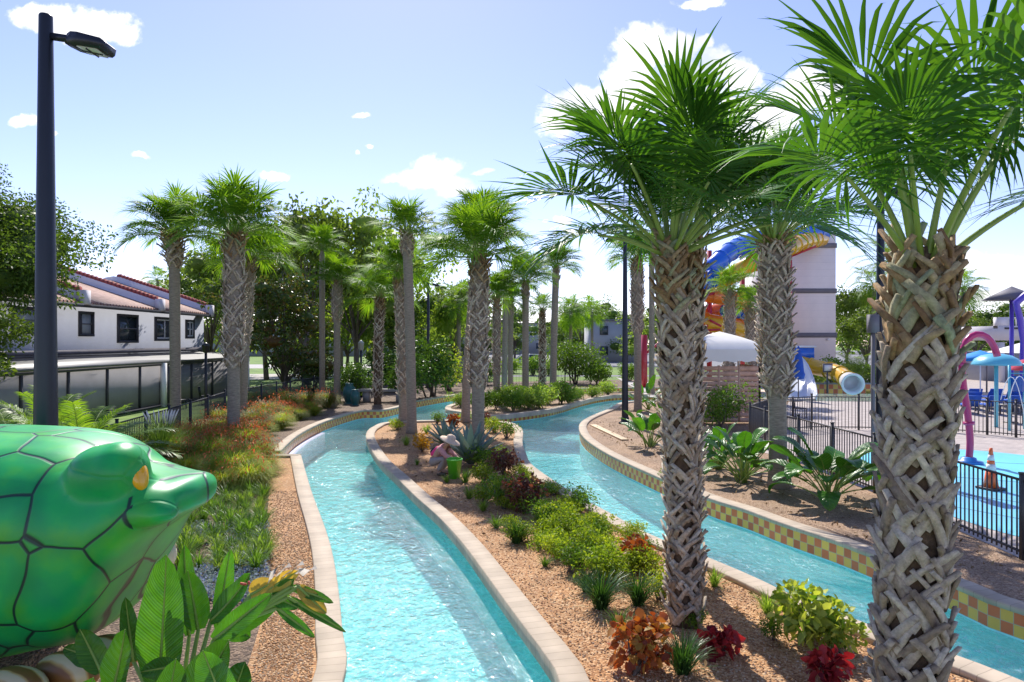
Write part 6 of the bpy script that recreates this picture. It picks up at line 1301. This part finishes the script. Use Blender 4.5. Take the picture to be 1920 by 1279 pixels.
# ---------------------------------------------------------------- big green reptile head
m, nt, N, L, out = newmat('green_scales'); tc = N('TexCoord'); nz_ = N('TexNoise', i_Scale=1.1, i_Detail=2.0); L(tc.outputs['Object'], nz_.inputs['Vector'])
wv_ = N('VectorMath', operation='MULTIPLY_ADD'); L(nz_.outputs['Color'], wv_.inputs[0]); wv_.inputs[1].default_value = (.35, .35, .35); L(tc.outputs['Object'], wv_.inputs[2])
vo = N('TexVoronoi', feature='DISTANCE_TO_EDGE', i_Scale=1.95, i_Randomness=.8); L(wv_.outputs[0], vo.inputs['Vector'])
vc = N('TexVoronoi', i_Scale=1.95, i_Randomness=.8); L(wv_.outputs[0], vc.inputs['Vector'])
n2 = N('TexNoise', i_Scale=2.2, i_Detail=5.0); L(tc.outputs['Object'], n2.inputs['Vector'])
g1 = ramp(N, [(.3, (.004, .34, .11)), (.5, (.012, .45, .09)), (.7, (.10, .55, .03))]); L(n2.outputs['Fac'], g1.inputs[0])
edge = ramp(N, [(0, (0, 0, 0)), (.013, (0, 0, 0)), (.026, (1, 1, 1))]); L(vo.outputs['Distance'], edge.inputs[0])
rim_ = ramp(N, [(.03, (.01, .2, .14)), (.25, (1, 1, 1))]); L(vo.outputs['Distance'], rim_.inputs[0])
col = mixc(N, L, .3, g1.outputs[0], mixc(N, L, 1.0, g1.outputs[0], rim_.outputs[0], 'MULTIPLY'))
LN = edge.outputs[0]
for (bx, by, bz), rad in (((A(213, 5.03) + 3.6, 5.03 - 5.8, ZZ(888, 5.03)), .31), ((A(290, 4.95) + 3.6, 4.95 - 5.8, ZZ(962, 4.95)), .17)):
    dn = N('VectorMath', operation='DISTANCE'); L(tc.outputs['Object'], dn.inputs[0]); dn.inputs[1].default_value = (bx, by, bz); ls = N('Math', operation='LESS_THAN'); L(dn.outputs['Value'], ls.inputs[0]); ls.inputs[1].default_value = rad; mxn = N('Math', operation='MAXIMUM'); L(LN, mxn.inputs[0]); L(ls.outputs[0], mxn.inputs[1]); LN = mxn.outputs[0]
b = N('BsdfPrincipled', i_Roughness=.4); b.inputs['Specular IOR Level'].default_value = .35; b.inputs['Coat Weight'].default_value = .2; b.inputs['Coat Roughness'].default_value = .3; L(mixc(N, L, LN, (.006, .04, .025), col), b.inputs['Base Color'])
er = ramp(N, [(0, (0, 0, 0)), (.035, (1, 1, 1))]); L(vo.outputs['Distance'], er.inputs[0]); ad = N('Math', operation='MULTIPLY_ADD'); L(n2.outputs['Fac'], ad.inputs[0]); ad.inputs[1].default_value = .35; L(er.outputs[0], ad.inputs[2])
bp = N('Bump', i_Strength=.28, i_Distance=.02); L(ad.outputs[0], bp.inputs['Height']); L(bp.outputs[0], b.inputs['Normal']); L(b.outputs[0], out.inputs[0]); SCALES = m
HD = thing('reptile_head', 'giant glossy green reptile head sculpture with dark scale lines and a yellow eye', 'sculpture', (-3.6, 5.8, 0)); ho_ = np.array((-3.6, 5.8, 0))
SEC = [(-8.2, 5.95, 1.2, 2.45, .5), (-5.2, 5.9, 1.12, 2.55, .62), (-4.2, 5.8, 1.05, 2.56, .75), (-3.6, 5.7, .97, 2.53, .9), (-3.25, 5.58, .86, 2.44, 1.0), (-3.05, 5.5, .76, 2.33, 1.28), (-2.85, 5.42, .66, 2.28, 1.62), (-2.72, 5.37, .58, 2.26, 1.8), (-2.6, 5.34, .49, 2.25, 1.92), (-2.5, 5.34, .4, 2.25, 1.97), (-2.44, 5.36, .31, 2.23, 2.0), (-2.39, 5.38, .16, 2.18, 2.05)]
sec = catmull(SEC, .12); rings = []
for X, yc, wy, zt, zb_ in sec:
    r = []
    for i in range(28):
        a = 2 * PI * i / 28; ca, sa = math.cos(a), math.sin(a); e_ = .72; r.append((X - ho_[0], yc - ho_[1] + wy * math.copysign(abs(ca) ** e_, ca), (zt + zb_) / 2 + (zt - zb_) / 2 * math.copysign(abs(sa) ** e_, sa)))
    rings.append(r + [r[0]])
mb = MB(); n = 28; Vv = [v for r in rings for v in r[:-1]]; K = len(rings)
mb.add(Vv, [(k * n + i, k * n + (i + 1) % n, (k + 1) * n + (i + 1) % n, (k + 1) * n + i) for k in range(K - 1) for i in range(n)] + [tuple(range(n))[::-1], tuple((K - 1) * n + i for i in range(n))])
loc = lambda px, py, D: (A(px, D) - ho_[0], D - ho_[1], ZZ(py, D))
mb.ellipsoid(loc(200, 890, 5.05), (.27, .27, .23), 20, 14); mb.ellipsoid(loc(226, 886, 5.0), (.2, .24, .235), 20, 14); mb.ellipsoid(loc(290, 962, 4.95), (.18, .14, .1), 18, 12); mb.ellipsoid(loc(300, 960, 5.3), (.16, .3, .06), 18, 12)
hd = mb.build('head_shell', SCALES, HD, smooth=True); rm = hd.modifiers.new('remesh', 'REMESH'); rm.mode = 'VOXEL'; rm.voxel_size = .035; rm.use_smooth_shade = True; sm = hd.modifiers.new('smooth', 'SMOOTH'); sm.iterations = 16; sm.factor = .5
ey = MB().ellipsoid((0, 0, 0), (.035, .08, .135), 18, 12).build('eye', PLAST('yellow_eye', (.85, .42, .01), .15), HD, smooth=True); ey.location = loc(259, 886, 4.95); ey.rotation_euler = (0, -.35, -.35)
CREAM = mat('cream_mouth', (.7, .6, .42), .5, .12, 3)
for px, py, D_, rr in [(298, 1046, 6.0, (.17, .1, .13))]:
    c = MB().ellipsoid((0, 0, 0), rr, 14, 10).build('mouth_lining', CREAM, HD, smooth=True); c.location = loc(px, py, D_); c.rotation_euler = (0, -.7, 0)
STR = mat('striped_claw', (.62, .44, .2), .45, .5, 4, c2=(.3, .13, .03))
m, nt, N, L, out = newmat('striped_claw'); tc = N('TexCoord'); w = N('TexWave', i_Scale=2.4, i_Distortion=2.5, i_Detail=2.0, bands_direction='Y'); L(tc.outputs['Object'], w.inputs['Vector']); r = ramp(N, [(.35, (.22, .09, .02)), (.55, (.5, .3, .08)), (.8, (.6, .48, .26))]); L(w.outputs['Fac'], r.inputs[0]); b = N('BsdfPrincipled', i_Roughness=.4); L(r.outputs[0], b.inputs['Base Color']); L(b.outputs[0], out.inputs[0])
for k, (px, py, D) in enumerate([(128, 1258, 4.75), (25, 1290, 4.55), (205, 1225, 5.1)]):
    c = MB().ellipsoid((0, 0, 0), (.3, .16, .13), 18, 12).build('claw', m, HD, smooth=True); c.location = loc(px, py, D); c.rotation_euler = (0, -.12, -.45)
MB().box((-2.6, .1, .3), (4.2, 1.2, .62)).build('plinth', SOIL, HD)
